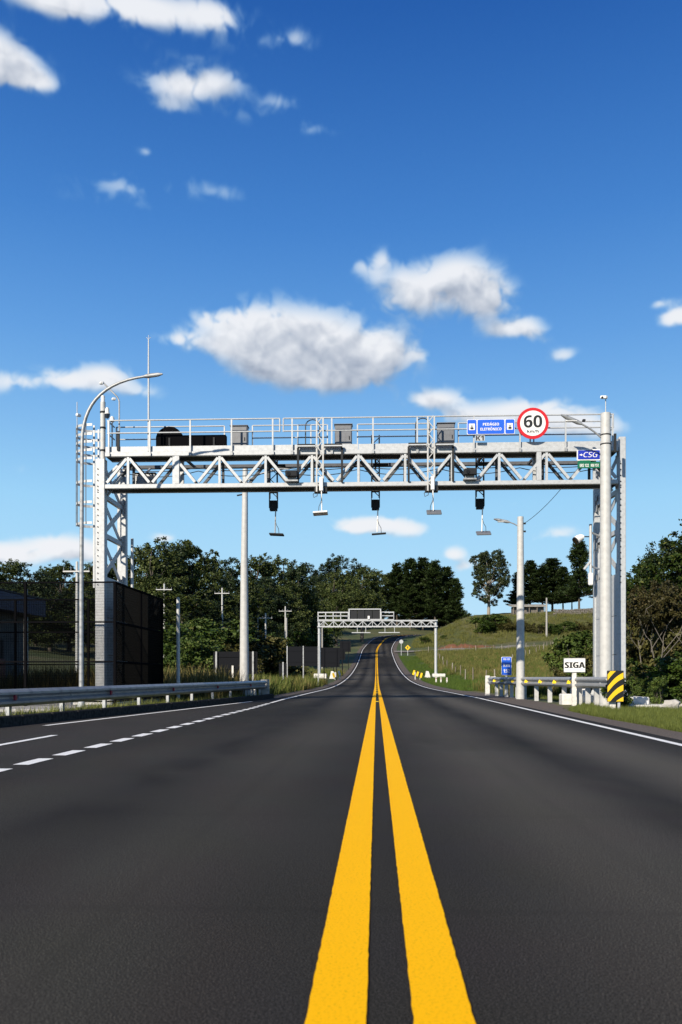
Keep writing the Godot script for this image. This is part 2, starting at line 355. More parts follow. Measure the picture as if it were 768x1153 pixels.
	func mesh(off := Vector3.ZERO) -> ArrayMesh:
		var arr := []
		arr.resize(Mesh.ARRAY_MAX)
		var w := v
		if off != Vector3.ZERO:
			w = v.duplicate()
			for i in w.size():
				w[i] -= off
		arr[Mesh.ARRAY_VERTEX] = w
		arr[Mesh.ARRAY_NORMAL] = n
		if c.size() == v.size() and c.size() > 0:
			arr[Mesh.ARRAY_COLOR] = c
		var m := ArrayMesh.new()
		m.add_surface_from_arrays(Mesh.PRIMITIVE_TRIANGLES, arr)
		return m

func round_rect(w: float, h: float, r: float, cx := 0.0, cy := 0.0) -> PackedVector2Array:
	var p := PackedVector2Array()
	for q in [[1, 1, 0], [-1, 1, 1], [-1, -1, 2], [1, -1, 3]]:
		for k in 4:
			var a: float = (q[2] + k / 3.0) * PI / 2
			p.append(Vector2(cx + q[0] * (w / 2 - r) + cos(a) * r, cy + q[1] * (h / 2 - r) + sin(a) * r))
	return p

func circle(r: float, sides := 40, cx := 0.0, cy := 0.0) -> PackedVector2Array:
	var p := PackedVector2Array()
	for k in sides:
		p.append(Vector2(cx + cos(TAU * k / sides) * r, cy + sin(TAU * k / sides) * r))
	return p

# ---------------------------------------------------------------- nodes
func numbered(called: String) -> String:
	if not used.has(called):
		used[called] = 0
		return called
	used[called] += 1
	return "%s_%03d" % [called, used[called]]

func tag(o: Node, label: String, category: String, group := "") -> void:
	o.set_meta("label", label)
	if category: o.set_meta("category", category)
	if group: o.set_meta("group", group)

func thing(called: String, label: String, category: String, at: Vector3, group := "") -> Node3D:
	var o := Node3D.new()
	o.name = numbered(called)
	add_child(o)
	o.position = at
	org = at
	tag(o, label, category, group)
	return o

func part(parent: Node, called: String, m: MB, mat: Material, label := "") -> MeshInstance3D:
	var o := MeshInstance3D.new()
	o.name = called
	o.mesh = m.mesh(org)
	o.material_override = mat
	parent.add_child(o, true)
	if label: o.set_meta("label", label)
	return o

func put(parent: Node, called: String, mesh: Mesh, mat: Material, at: Vector3, bs := Basis()) -> MeshInstance3D:
	var o := MeshInstance3D.new()
	o.name = called
	o.mesh = mesh
	o.material_override = mat
	parent.add_child(o, true)
	o.transform = Transform3D(bs, at - org)
	return o

func structure(called: String, m: Mesh, mat: Material) -> MeshInstance3D:
	var o := MeshInstance3D.new()
	o.name = numbered(called)
	o.mesh = m
	o.material_override = mat
	add_child(o)
	o.set_meta("kind", "structure")
	org = Vector3.ZERO
	return o

func text(parent: Node, called: String, s: String, cap: float, at: Vector3, mat: Material, wide := 1.0, bold := true) -> MeshInstance3D:
	var f := SystemFont.new()
	f.font_names = PackedStringArray(["Droid Sans"])
	f.font_weight = 700 if bold else 400
	var t := TextMesh.new()
	t.font = f
	t.text = s
	t.font_size = 64
	t.pixel_size = cap / (0.714 * 64)
	t.depth = 0.004
	t.curve_step = 1.0
	t.horizontal_alignment = HORIZONTAL_ALIGNMENT_CENTER
	t.vertical_alignment = VERTICAL_ALIGNMENT_CENTER
	return put(parent, called, t, mat, at, Basis.from_scale(Vector3(wide, 1, 1)))

# ---------------------------------------------------------------- materials
func noise(freq: float, seed_: int, oct := 4, type := FastNoiseLite.TYPE_SIMPLEX_SMOOTH) -> FastNoiseLite:
	var f := FastNoiseLite.new()
	f.noise_type = type
	f.frequency = freq
	f.seed = seed_
	f.fractal_type = FastNoiseLite.FRACTAL_FBM
	f.fractal_octaves = oct
	return f

func noise_tex(freq: float, seed_: int, stops: Array, size := 512, oct := 4, type := FastNoiseLite.TYPE_SIMPLEX_SMOOTH, bump := -1.0) -> NoiseTexture2D:
	var t := NoiseTexture2D.new()
	t.width = size
	t.height = size
	t.seamless = true
	t.noise = noise(freq, seed_, oct, type)
	if bump >= 0.0:
		t.as_normal_map = true
		t.bump_strength = bump
	else:
		var g := Gradient.new()
		g.offsets = PackedFloat32Array(stops.map(func(x): return x[0]))
		g.colors = PackedColorArray(stops.map(func(x): return Color(x[1], x[1], x[1]) if x.size() == 2 else Color(x[1], x[2], x[3])))
		t.color_ramp = g
	return t

func mat(called: String, lin: Color, rough := 0.7, metal := 0.0, tex: Texture2D = null, tile := 1.0) -> StandardMaterial3D:
	var m := StandardMaterial3D.new()
	m.resource_name = called
	m.albedo_color = lin.linear_to_srgb()
	m.roughness = rough
	m.metallic = metal
	if tex:
		m.albedo_texture = tex
		m.uv1_triplanar = true
		m.uv1_world_triplanar = true
		m.uv1_scale = Vector3.ONE / tile
	M[called] = m
	return m

func bumped(m: StandardMaterial3D, tex: Texture2D, k: float) -> void:
	m.normal_enabled = true
	m.normal_texture = tex
	m.normal_scale = k

func make_materials() -> void:
	var mottle := noise_tex(0.012, 3, [[0.0, 0.90], [0.35, 0.95], [0.6, 0.99], [1.0, 1.0]], 512, 5)
	var streak := noise_tex(0.006, 9, [[0.0, 0.72], [0.4, 0.92], [1.0, 1.0]], 512, 6)
	var fine_n := noise_tex(0.06, 21, [], 512, 3, FastNoiseLite.TYPE_SIMPLEX_SMOOTH, 3.0)
	mat("galvanised", Color(0.435, 0.455, 0.475), 0.5, 0.1, mottle, 0.9)
	mat("galvanised_dull", Color(0.36, 0.375, 0.39), 0.5, 0.3, streak, 0.7)
	mat("rail_steel", Color(0.34, 0.345, 0.35), 0.42, 0.5, streak, 1.1)
	mat("pole_paint", Color(0.46, 0.465, 0.46), 0.5, 0.0, mottle, 1.3)
	mat("dark_steel", Color(0.03, 0.032, 0.035), 0.55, 0.2)
	mat("black_paint", Color(0.005, 0.005, 0.006), 0.85, 0.0)
	mat("wire_black", Color(0.005, 0.005, 0.005), 0.5, 0.0)
	mat("cabinet_grey", Color(0.14, 0.15, 0.17), 0.5, 0.0, mottle, 0.8)
	mat("white_plastic", Color(0.72, 0.72, 0.71), 0.4)
	mat("glass_dark", Color(0.01, 0.01, 0.012), 0.12)
	mat("concrete", Color(0.45, 0.44, 0.42), 0.9, 0.0, noise_tex(0.02, 33, [[0.0, 0.62], [0.5, 0.85], [1.0, 1.0]], 512, 6), 1.6)
	bumped(M.concrete, fine_n, 0.5)
	mat("white_concrete", Color(0.68, 0.67, 0.64), 0.85, 0.0, noise_tex(0.012, 34, [[0.0, 0.8], [0.45, 0.94], [1.0, 1.0]], 512, 6), 1.3)
	mat("kerb_concrete", Color(0.055, 0.053, 0.05), 0.95, 0.0, noise_tex(0.02, 35, [[0.0, 0.5], [0.5, 0.8], [1.0, 1.0]], 512, 6), 1.1)
	mat("sign_blue", Color(0.012, 0.10, 0.60), 0.35)
	mat("sign_navy", Color(0.012, 0.03, 0.36), 0.35)
	mat("sign_green", Color(0.005, 0.12, 0.06), 0.35)
	mat("sign_white", Color(0.74, 0.74, 0.73), 0.4)
	mat("sign_red", Color(0.50, 0.008, 0.012), 0.35)
	mat("sign_black", Color(0.008, 0.008, 0.008), 0.45)
	mat("sign_yellow", Color(0.72, 0.46, 0.01), 0.4)
	mat("amber", Color(0.75, 0.30, 0.01), 0.4)
	mat("reflector_yellow", Color(0.85, 0.62, 0.02), 0.3)
	mat("reflector_red", Color(0.22, 0.01, 0.03), 0.3)
	mat("sign_back", Color(0.010, 0.011, 0.014), 0.7)
	mat("navy_paint", Color(0.012, 0.018, 0.07), 0.6, 0.0, streak, 1.5)
	mat("plaster", Color(0.10, 0.105, 0.105), 0.9, 0.0, streak, 2.2)
	mat("red_paint", Color(0.12, 0.012, 0.01), 0.5)
	mat("red_wood", Color(0.09, 0.035, 0.025), 0.9, 0.0, streak, 1.2)
	mat("roof_tile", Color(0.30, 0.29, 0.27), 0.85, 0.0, streak, 2.0)
	mat("stone", Color(0.22, 0.20, 0.18), 0.95, 0.0, noise_tex(0.03, 41, [[0.0, 0.45], [0.5, 0.8], [1.0, 1.0]], 256, 5), 2.5)
	mat("rock", Color(0.50, 0.48, 0.45), 0.95, 0.0, noise_tex(0.015, 42, [[0.0, 0.7], [0.5, 0.9], [1.0, 1.0]], 256, 5), 1.2)
	mat("bark", Color(0.10, 0.085, 0.07), 0.95, 0.0, streak, 0.8)
	mat("bark_pale", Color(0.30, 0.27, 0.23), 0.95, 0.0, streak, 0.6)
	mat("twig", Color(0.15, 0.135, 0.115), 0.95, 0.0, streak, 0.6)
	mat("wood", Color(0.20, 0.17, 0.14), 0.95, 0.0, streak, 0.6)
	mat("shade_dark_steel", Color(0.12, 0.125, 0.135), 0.7, 0.0, streak, 0.8)  # darker galvanised steel, shade of the rear truss put into its colour
	for nm in ["black_paint", "wire_black", "sign_back", "dark_steel", "shade_dark_steel", "kerb_concrete"]:
		M[nm].metallic_specular = 0.15 if nm != "black_paint" and nm != "wire_black" else 0.06
	mat("wire", Color(0.03, 0.03, 0.03), 0.6)
	# asphalt: aggregate grain, the broad patches are in the vertex colours
	var grain := noise_tex(0.24, 5, [[0.0, 0.38], [0.3, 0.55], [0.5, 0.66], [0.66, 0.72], [0.70, 1.0], [1.0, 1.0]], 1024, 2, FastNoiseLite.TYPE_SIMPLEX)
	var a := mat("asphalt", Color(1, 1, 1), 0.85, 0.0, grain, 2.0)
	a.vertex_color_use_as_albedo = true
	a.metallic_specular = 0.2
	bumped(a, noise_tex(0.3, 5, [], 1024, 3, FastNoiseLite.TYPE_SIMPLEX, 4.0), 0.2)
	var pt := noise_tex(0.10, 15, [[0.0, 0.7], [0.25, 0.94], [0.4, 1.0], [1.0, 1.0]], 1024, 4)
	var y := mat("paint_yellow", Color(0.95, 0.49, 0.004), 0.7, 0.0, pt, 1.3)
	y.metallic_specular = 0.15
	bumped(y, a.normal_texture, 0.22)
	var w := mat("paint_white", Color(0.80, 0.80, 0.78), 0.6, 0.0, pt, 1.3)
	bumped(w, a.normal_texture, 0.22)
	mat("gravel", Color(0.155, 0.12, 0.095), 0.95, 0.0, noise_tex(0.12, 18, [[0.0, 0.35], [0.4, 0.7], [0.7, 0.95], [1.0, 1.0]], 512, 4), 1.4)
	bumped(M.gravel, fine_n, 1.0)
	mat("dirt_track", Color(0.27, 0.25, 0.22), 0.95, 0.0, noise_tex(0.03, 19, [[0.0, 0.6], [0.5, 0.85], [1.0, 1.0]], 512, 5), 6.0)
	mat("red_soil", Color(0.20, 0.085, 0.04), 0.95, 0.0, noise_tex(0.03, 20, [[0.0, 0.5], [0.5, 0.85], [1.0, 1.0]], 512, 5), 5.0)
	var g := mat("grass_ground", Color(1, 1, 1), 0.95, 0.0, noise_tex(0.05, 25, [[0.0, 0.45], [0.5, 0.8], [1.0, 1.0]], 512, 6), 3.0)
	g.vertex_color_use_as_albedo = true
	bumped(g, fine_n, 1.0)
	for nm in ["leaf", "blade"]:
		var l := mat(nm, Color(1, 1, 1), 0.55 if nm == "leaf" else 0.7)
		l.vertex_color_use_as_albedo = true
		l.backlight = Color(0.35, 0.4, 0.12)
		l.metallic_specular = 0.3
		l.cull_mode = BaseMaterial3D.CULL_DISABLED

# ---------------------------------------------------------------- lie of the land
func sm(a: float, b: float, x: float) -> float:
	return smoothstep(a, b, x)

func road_h(d: float) -> float:
	if d < 55.5: return 0.0
	if d < 250.0: return 3.2e-4 * (d - 55.5) * (d - 55.5)
	var h0 := 3.2e-4 * 194.5 * 194.5
	if d < 300.0: return h0 + 0.12448 * (d - 250.0) - 0.0009448 * (d - 250.0) * (d - 250.0)
	return h0 + 6.224 - 2.362 + 0.03 * (minf(d, 420.0) - 300.0)

func road_x(d: float) -> float:
	if d < 200.0: return 0.0
	if d < 250.0: return 0.001 * (d - 200.0) * (d - 200.0)
	var t := minf(d, 330.0) - 250.0
	return 2.5 + 0.1 * t + 0.006 * t * t + maxf(d - 330.0, 0.0)

func along(t: Array, d: float) -> float:
	for k in range(1, t.size()):
		if d <= t[k][0]:
			return lerpf(t[k - 1][1], t[k][1], clampf((d - t[k - 1][0]) / (t[k][0] - t[k - 1][0]), 0, 1))
	return t[-1][1]

func line_r(d: float) -> float: return along([[-20, 3.5], [10, 3.6], [33, 3.98], [60, 3.9], [95, 3.7], [300, 3.6]], d)
func line_l(d: float) -> float: return along([[-20, -3.25], [22, -3.25], [31, -3.42], [95, -3.55], [300, -3.6]], d)
func kerb_x(d: float) -> float: return -7.6 + 0.116 * d
func road_l(d: float) -> float: return along([[-20, -9.92], [27, kerb_x(27)], [33, -3.95], [95, -3.9], [300, -3.95]], d)
func road_r(d: float) -> float: return line_r(d) + 0.28

var bumps: FastNoiseLite
func ground_h(x: float, d: float) -> float:
	var r := x - road_x(d)
	var b := road_h(d)
	if r > road_l(d) + 0.25 and r < road_r(d) - 0.25:
		return b - 0.3
	if r < 0.0:
		var m := -r
		return b - 0.02 + minf(8.0, maxf(0.0, m - 9.0) * 0.11) * sm(38, 85, d) + bumps.get_noise_2d(x, d) * 0.5 * sm(8, 16, m) * sm(30, 60, d)
	var k := -0.02 * (1.0 - sm(34, 60, d)) + 0.05 * sm(40, 80, d)
	return b - 0.03 + minf(9.0, maxf(0.0, r - 7.0) * k) + 5.6 * sm(214, 252, d) * sm(8, 26, r) + bumps.get_noise_2d(x, d) * 0.5 * sm(6, 12, r) * sm(25, 50, d)

# ---------------------------------------------------------------- sky
func sky_color(el: float) -> Color:
	for k in range(1, SKY_STOPS.size()):
		if el <= SKY_STOPS[k][0]:
			var a: Array = SKY_STOPS[k - 1]
			var b: Array = SKY_STOPS[k]
			var t: float = (el - a[0]) / (b[0] - a[0])
			return Color(lerpf(a[1], b[1], t), lerpf(a[2], b[2], t), lerpf(a[3], b[3], t))
	return Color(SKY_STOPS[-1][1], SKY_STOPS[-1][2], SKY_STOPS[-1][3])

func cloud_patch(blobs: Array, az0: float, az1: float, el0: float, el1: float, ppd: float) -> Image:
	var w := int((az1 - az0) * ppd)
	var h := int((el1 - el0) * ppd)
	var f := PackedFloat32Array()
	f.resize(w * h)
	for b in blobs:
		var x0 := clampi(int((b[0] - b[2] * 2.2 - az0) * ppd), 0, w)
		var x1 := clampi(int((b[0] + b[2] * 2.2 - az0) * ppd), 0, w)
		var y0 := clampi(int((el1 - b[1] - b[3] * 2.2) * ppd), 0, h)
		var y1 := clampi(int((el1 - b[1] + b[3] * 2.2) * ppd), 0, h)
		for y in range(y0, y1):
			var ey: float = (el1 - y / ppd - b[1]) / b[3]
			if ey < 0.0: ey *= 1.25
			for x in range(x0, x1):
				var ex: float = (az0 + x / ppd - b[0]) / b[2]
				var q := ex * ex + ey * ey
				if q < 4.8:
					var k := y * w + x
					f[k] = 1.0 - (1.0 - f[k]) * (1.0 - b[4] * exp(-1.1 * q))
	var n1 := noise(0.24, 77, 7)
	n1.fractal_gain = 0.55
	var n3 := noise(0.30, 79, 5)
	n3.fractal_type = FastNoiseLite.FRACTAL_RIDGED
	var n2 := noise(0.13, 78, 3)
	var thick := PackedFloat32Array()
	thick.resize(w * h)
	for y in h:
		var el := el1 - y / ppd
		for x in w:
			var k := y * w + x
			if f[k] > 0.06:
				var az := az0 + x / ppd
				var wx := n2.get_noise_2d(az * 2.0, el * 2.4) * 0.8
				var wy := n2.get_noise_2d(az * 2.0 + 91.0, el * 2.4) * 0.7
				var nn := n1.get_noise_2d(az + wx, (el + wy) * 1.25)
				thick[k] = f[k] * 1.15 + 0.55 * nn - 0.34 * n3.get_noise_2d(az + wx, (el + wy) * 1.3)
			else:
				thick[k] = -0.4
	var im := Image.create(w, h, false, Image.FORMAT_RGB8)
	var up := maxi(1, int(0.75 * ppd))
	var lf := maxi(1, int(0.35 * ppd))
	var r := RandomNumberGenerator.new()
	r.seed = 4
	for y in h:
		var base := sky_color(el1 - (y + 0.5) / ppd)
		for x in w:
			var k := y * w + x
			var dither := (r.randf() - 0.5) / 255.0
			var c := base + Color(dither, dither, dither)
			if thick[k] > 0.1:
				var den := smoothstep(0.12, 0.62, thick[k]) * smoothstep(0.05, 0.85, f[k])
				var ku := maxi(y - up, 0) * w + maxi(x - lf, 0)
				var ku2 := maxi(y - up * 3, 0) * w + maxi(x - lf * 2, 0)
				var lit := clampf(0.80 + 0.50 * (thick[k] - thick[ku]) + 0.26 * (0.25 - thick[ku2]) - 0.16 * maxf(thick[k] - 0.7, 0.0), 0.12, 1.0)
				var cc := Color(0.47, 0.53, 0.63).lerp(Color(0.95, 0.955, 0.97), lit)
				c = base.lerp(cc, den * 0.97)
			im.set_pixel(x, y, c)
	return im

func make_sky() -> Image:
	var ring := []
	var r := RandomNumberGenerator.new()
	r.seed = 12
	for k in 46:
		var az := r.randf_range(44, 316)
		var el := r.randf_range(4, 55)
		var sz := r.randf_range(2.0, 5.5) * (0.5 + el / 50.0)
		for j in 4:
			ring.append([az + r.randf_range(-1, 1) * sz, el + r.randf_range(-0.3, 0.3) * sz, sz * r.randf_range(0.5, 1.0), sz * r.randf_range(0.22, 0.4), r.randf_range(0.4, 0.95)])
	var w := 4096
	var ppd := w / 360.0
	var im := Image.create(w, w / 2, false, Image.FORMAT_RGB8)
	for y in w / 2:
		im.fill_rect(Rect2i(0, y, w, 1), sky_color(90.0 - (y + 0.5) / ppd))
	var far := cloud_patch(ring, 0.0, 360.0, 0.0, 66.0, ppd / 4.0)
	far.resize(w, int(66.0 * ppd), Image.INTERPOLATE_CUBIC)
	im.blit_rect(far, Rect2i(0, 0, w, far.get_height()), Vector2i(0, int(24.0 * ppd)))
	var near := cloud_patch(CLOUDS, -38.0, 38.0, 0.0, 60.0, ppd)
	var half := near.get_width() / 2
	im.blit_rect(near, Rect2i(half, 0, near.get_width() - half, near.get_height()), Vector2i(0, int(30.0 * ppd)))
	im.blit_rect(near, Rect2i(0, 0, half, near.get_height()), Vector2i(w - half, int(30.0 * ppd)))
	return im

# ---------------------------------------------------------------- build
func _ready() -> void:
	rng.seed = 7
	var cam := Camera3D.new()
	cam.name = "camera"
	cam.projection = Camera3D.PROJECTION_FRUSTUM
	cam.near = 0.05
	cam.far = 4000.0
	cam.size = 0.05 * 1153.0 / 950.0
	cam.frustum_offset = Vector2(0, 0.05 * (763.0 - 576.5) / 950.0)
	cam.position = Vector3(0, 0.8, 0)
	cam.rotation.y = YAW
	add_child(cam)
	cam.current = true
	var lens := CameraAttributesPhysical.new()
	lens.frustum_focal_length = 35.0
	lens.frustum_focus_distance = 25.0
	lens.frustum_near = 0.05
	lens.frustum_far = 4000.0
	lens.exposure_aperture = 5.6
	cam.attributes = lens
	cam.projection = Camera3D.PROJECTION_FRUSTUM
	cam.near = 0.05
	cam.far = 4000.0
	var env := Environment.new()
	env.background_mode = Environment.BG_SKY
	var skym := PanoramaSkyMaterial.new()
	skym.panorama = ImageTexture.create_from_image(make_sky())
	var sky := Sky.new()
	sky.sky_material = skym
	env.sky = sky
	env.tonemap_mode = Environment.TONE_MAPPER_LINEAR
	env.tonemap_exposure = 1.38
	env.background_energy_multiplier = 0.725
	env.sdfgi_enabled = true
	env.ssao_enabled = true
	env.ssil_enabled = true
	var we := WorldEnvironment.new()
	we.name = "environment"
	we.environment = env
	add_child(we)
	var sun := DirectionalLight3D.new()
	sun.name = "sun"
	sun.light_energy = 1.6
	sun.light_angular_distance = 0.5
	sun.light_color = Color(1.0, 0.95, 0.87)
	sun.shadow_enabled = true
	add_child(sun)
	var az := deg_to_rad(SUN_AZ)
	var el := deg_to_rad(SUN_EL)
	sun.look_at_from_position(Vector3(-sin(az) * cos(el), sin(el), cos(az) * cos(el)) * 50.0, Vector3.ZERO)
	bumps = noise(0.06, 61, 3)
	make_materials()
	print("sky ", Time.get_ticks_msec())
	make_ground()
	make_road()
	print("road ", Time.get_ticks_msec())
	make_gantry()
	make_gantry_kit()
	make_far_gantry()
	make_poles()
	make_guardrails()
	make_left_side()
	make_signs()
	make_hill()
	print("built ", Time.get_ticks_msec())
	make_plants()
	print("plants ", Time.get_ticks_msec())

# ---------------------------------------------------------------- ground and road
func make_ground() -> void:
	var ds := [-60.0, -30.0, -15.0]
	var d := 0.0
	while d < 500.0:
		ds.append(d)
		d += 1.5 if d < 60 else (3.0 if d < 140 else (5.0 if d < 330 else 20.0))
	ds.append_array([520.0, 700.0, 1000.0, 1500.0, 2500.0])
	var rs := [-1500.0, -700.0, -400.0, -260.0, -180.0, -130.0, -100.0, -80.0, -66.0, -56.0]
	var x := -48.0
	while x < 60.0:
		rs.append(x)
		x += 0.5 if absf(x) < 10.0 else (1.0 if absf(x) < 20 else 3.0)
	rs.append_array([66.0, 80.0, 100.0, 130.0, 180.0, 260.0, 400.0, 700.0, 1500.0])
	var n1 := noise(0.05, 62, 4)
	var n2 := noise(0.4, 63, 3)
	var st := SurfaceTool.new()
	st.begin(Mesh.PRIMITIVE_TRIANGLES)
	for dd in ds:
		for r in rs:
			var px: float = r + road_x(dd)
			var t := clampf(0.5 + n1.get_noise_2d(px, dd) * 1.1 + n2.get_noise_2d(px, dd) * 0.35, 0, 1)
			if r > 6.0: t = clampf(t + 0.22 * sm(40, 120, dd) + 0.5 * n2.get_noise_2d(px * 0.35 + 50.0, dd * 0.2), 0, 1)
			var green := Color(0.062, 0.098, 0.020)
			var dry := Color(0.165, 0.155, 0.05)
			var lush := Color(0.045, 0.10, 0.014)
			var c := green.lerp(dry, t)
			if r > 0.0:
				c = c.lerp(lush, 0.75 * (1.0 - sm(5, 14, r)) * sm(60, 100, dd))
			if r < -7.0 and dd < 34.0 and dd > 2.0:
				c = Color(0.30, 0.29, 0.26).lerp(c, clampf(0.15 + n2.get_noise_2d(px * 1.5, dd * 1.5) * 1.2, 0, 0.8))
			st.set_color(c)
			st.add_vertex(Vector3(px, ground_h(px, dd), -dd))
	var w := rs.size()
	for i in ds.size() - 1:
		for j in w - 1:
			var a := i * w + j
			st.add_index(a); st.add_index(a + w); st.add_index(a + 1)
			st.add_index(a + 1); st.add_index(a + w); st.add_index(a + w + 1)
	st.generate_normals()
	structure("ground", st.commit(), M.grass_ground)

func ribbon(lf: Callable, rf: Callable, d0: float, d1: float, yo: float, cols := 1, step := 1.0, shade: Variant = null) -> ArrayMesh:
	var st := SurfaceTool.new()
	st.begin(Mesh.PRIMITIVE_TRIANGLES)
	var rows := 0
	var d := d0
	while true:
		var a: float = lf.call(d)
		var b: float = rf.call(d)
		for j in cols + 1:
			var x := lerpf(a, b, j / float(cols)) + road_x(d)
			if shade != null: st.set_color(shade.call(x, d))
			st.add_vertex(Vector3(x, road_h(d) + yo, -d))
		rows += 1
		if d >= d1: break
		d = minf(d1, d + step * (1.0 if d < 30 else (2.0 if d < 90 else 4.0)))
	var w := cols + 1
	for i in rows - 1:
		for j in cols:
			var k := i * w + j
			st.add_index(k); st.add_index(k + w); st.add_index(k + 1)
			st.add_index(k + 1); st.add_index(k + w); st.add_index(k + w + 1)
	st.generate_normals()
	return st.commit()

func paint(parent: Node, called: String, m: Mesh, mt: Material) -> void:
	var o := MeshInstance3D.new()
	o.name = called
	o.mesh = m
	o.material_override = mt
	parent.add_child(o, true)

func make_road() -> void:
	var n1 := noise(0.11, 71, 4)
	var n2 := noise(0.9, 72, 3)
	var n3 := noise(0.035, 73, 2)
	var shade := func(x: float, d: float) -> Color:
		var s := 0.050 + 0.022 * n1.get_noise_2d(x * 1.6, d * 0.35) + 0.010 * n2.get_noise_2d(x, d * 0.5) + 0.014 * n3.get_noise_2d(x, d)
		# polished wheel tracks show more of the pale brown stone
		var tr := 0.0
		for c in [-2.55, -0.95, 1.0, 2.6]:
			tr = maxf(tr, exp(-pow((x - c) / 0.55, 2)))
		s += 0.095 * tr * clampf(0.5 + 1.4 * n1.get_noise_2d(x * 0.7 + 40.0, d * 0.12), 0.0, 1.2)
		# oil drips down the middle of each lane
		for c in [-1.7, 1.8]:
			s *= 1.0 - 0.35 * exp(-pow((x - c) / 0.22, 2)) * clampf(0.4 + 2.0 * n2.get_noise_2d(x * 2.0 + 9.0, d * 0.8), 0.0, 1.0)
		# a later patch of darker asphalt right of the centre line, and an older pale one
		if x > 0.62 and x < 1.9 and d > 9.0 and d < 31.0: s *= 0.80
		if x > -3.1 and x < -0.5 and d > 36.0 and d < 47.0: s *= 1.3
		if x < line_l(d): s += 0.02
		return Color(s * 1.06, s * 0.985, s * (0.90 - 0.06 * tr))
	var road := structure("road", ribbon(road_l, road_r, -16.0, 460.0, 0.0, 44, 0.5, shade), M.asphalt)
	var jit := noise(3.5, 81, 3)
	var edge := func(c: Callable, o: float, s: float) -> Callable:
		return func(d: float) -> float: return c.call(d) + o + 0.003 * jit.get_noise_2d(d * 12.0, s)
	var zero := func(_d: float) -> float: return 0.022
	for q in [[-0.187, -0.046, 1.0], [0.064, 0.205, 3.0]]:
		paint(road, "yellow_line", ribbon(edge.call(zero, q[0], q[1]), edge.call(zero, q[1], q[2] + 9.0), 0.3, 330.0, 0.005, 1, 0.04), M.paint_yellow)
	paint(road, "edge_line", ribbon(edge.call(line_r, -0.055, 21.0), edge.call(line_r, 0.055, 22.0), 0.5, 330.0, 0.005, 1, 0.25), M.paint_white)
	paint(road, "edge_line", ribbon(edge.call(line_l, -0.055, 23.0), edge.call(line_l, 0.055, 24.0), 26.5, 330.0, 0.005, 1, 0.4), M.paint_white)
	# short dashes along the mouth of the side bay
	var d := 2.0
	while d < 25.6:
		paint(road, "lane_dash", ribbon(edge.call(line_l, -0.075, d), edge.call(line_l, 0.075, d + 50.0), d, d + 0.60, 0.005, 1, 0.1), M.paint_white)
		d += 0.93
	var bay := func(dd: float) -> float: return -4.45 + 0.0 * dd
	paint(road, "bay_line", ribbon(edge.call(bay, -0.05, 31.0), edge.call(bay, 0.05, 32.0), 4.0, 11.5, 0.005, 1, 0.2), M.paint_white)
	var taper := func(dd: float) -> float: return -5.5 + 0.0945 * (dd - 13.8)
	paint(road, "bay_line", ribbon(edge.call(taper, -0.055, 33.0), edge.call(taper, 0.055, 34.0), 13.8, 28.0, 0.005, 1, 0.3), M.paint_white)
	# raised road studs between the yellow lines
	var stud := MB.new()
	stud.cbox(Vector3(0, 0.008, 0), Vector3(0.10, 0.018, 0.09), 0.006)
	var sm_ := stud.mesh()
	org = Vector3.ZERO
	for k in 9:
		var dd := 28.0 + 8.0 * k
		put(road, "road_stud", sm_, M.reflector_yellow, Vector3(0.022, road_h(dd), -dd))
	var ro := func(dd: float) -> float: return road_r(dd) + 0.55 + 0.10 * jit.get_noise_2d(dd * 0.3, 5.0) + 0.75 * sm(19, 27, dd) - 0.3 * sm(38, 60, dd)
	structure("gravel_shoulder", ribbon(func(dd: float) -> float: return road_r(dd) - 0.12, ro, -16.0, 330.0, -0.006, 3, 0.5), M.gravel)
	var lo := func(dd: float) -> float: return road_l(dd) - 0.7 + 0.15 * jit.get_noise_2d(dd * 0.3, 7.0)
	structure("gravel_shoulder", ribbon(lo, func(dd: float) -> float: return road_l(dd) + 0.12, 33.5, 330.0, -0.006, 3, 0.7), M.gravel)
	# kerb of the side bay, cast in one-metre lengths
	var kerb := Node3D.new()
	kerb.name = "kerb"
	add_child(kerb)
	kerb.set_meta("kind", "structure")
	org = Vector3.ZERO
	var k1 := MB.new()
	k1.cbox(Vector3(0, 0.06, 0), Vector3(0.16, 0.22, 0.985), 0.02)
	var km := k1.mesh()
	var dd := -4.0
	while dd < 32.0:
		var x0 := road_l(dd)
		var x1 := road_l(dd + 1.0)
		put(kerb, "kerb_stone", km, M.kerb_concrete, Vector3((x0 + x1) / 2 - 0.06, 0.0, -dd - 0.5), Basis(Vector3.UP, -atan2(x1 - x0, 1.0)))
		dd += 1.0 / sqrt(1.0) if dd < 26.0 else 0.93

# ---------------------------------------------------------------- the toll gantry
const GZ := -23.75    # front plane
const GR := -24.30    # rear plane of the truss
const GT := -25.90    # rear legs

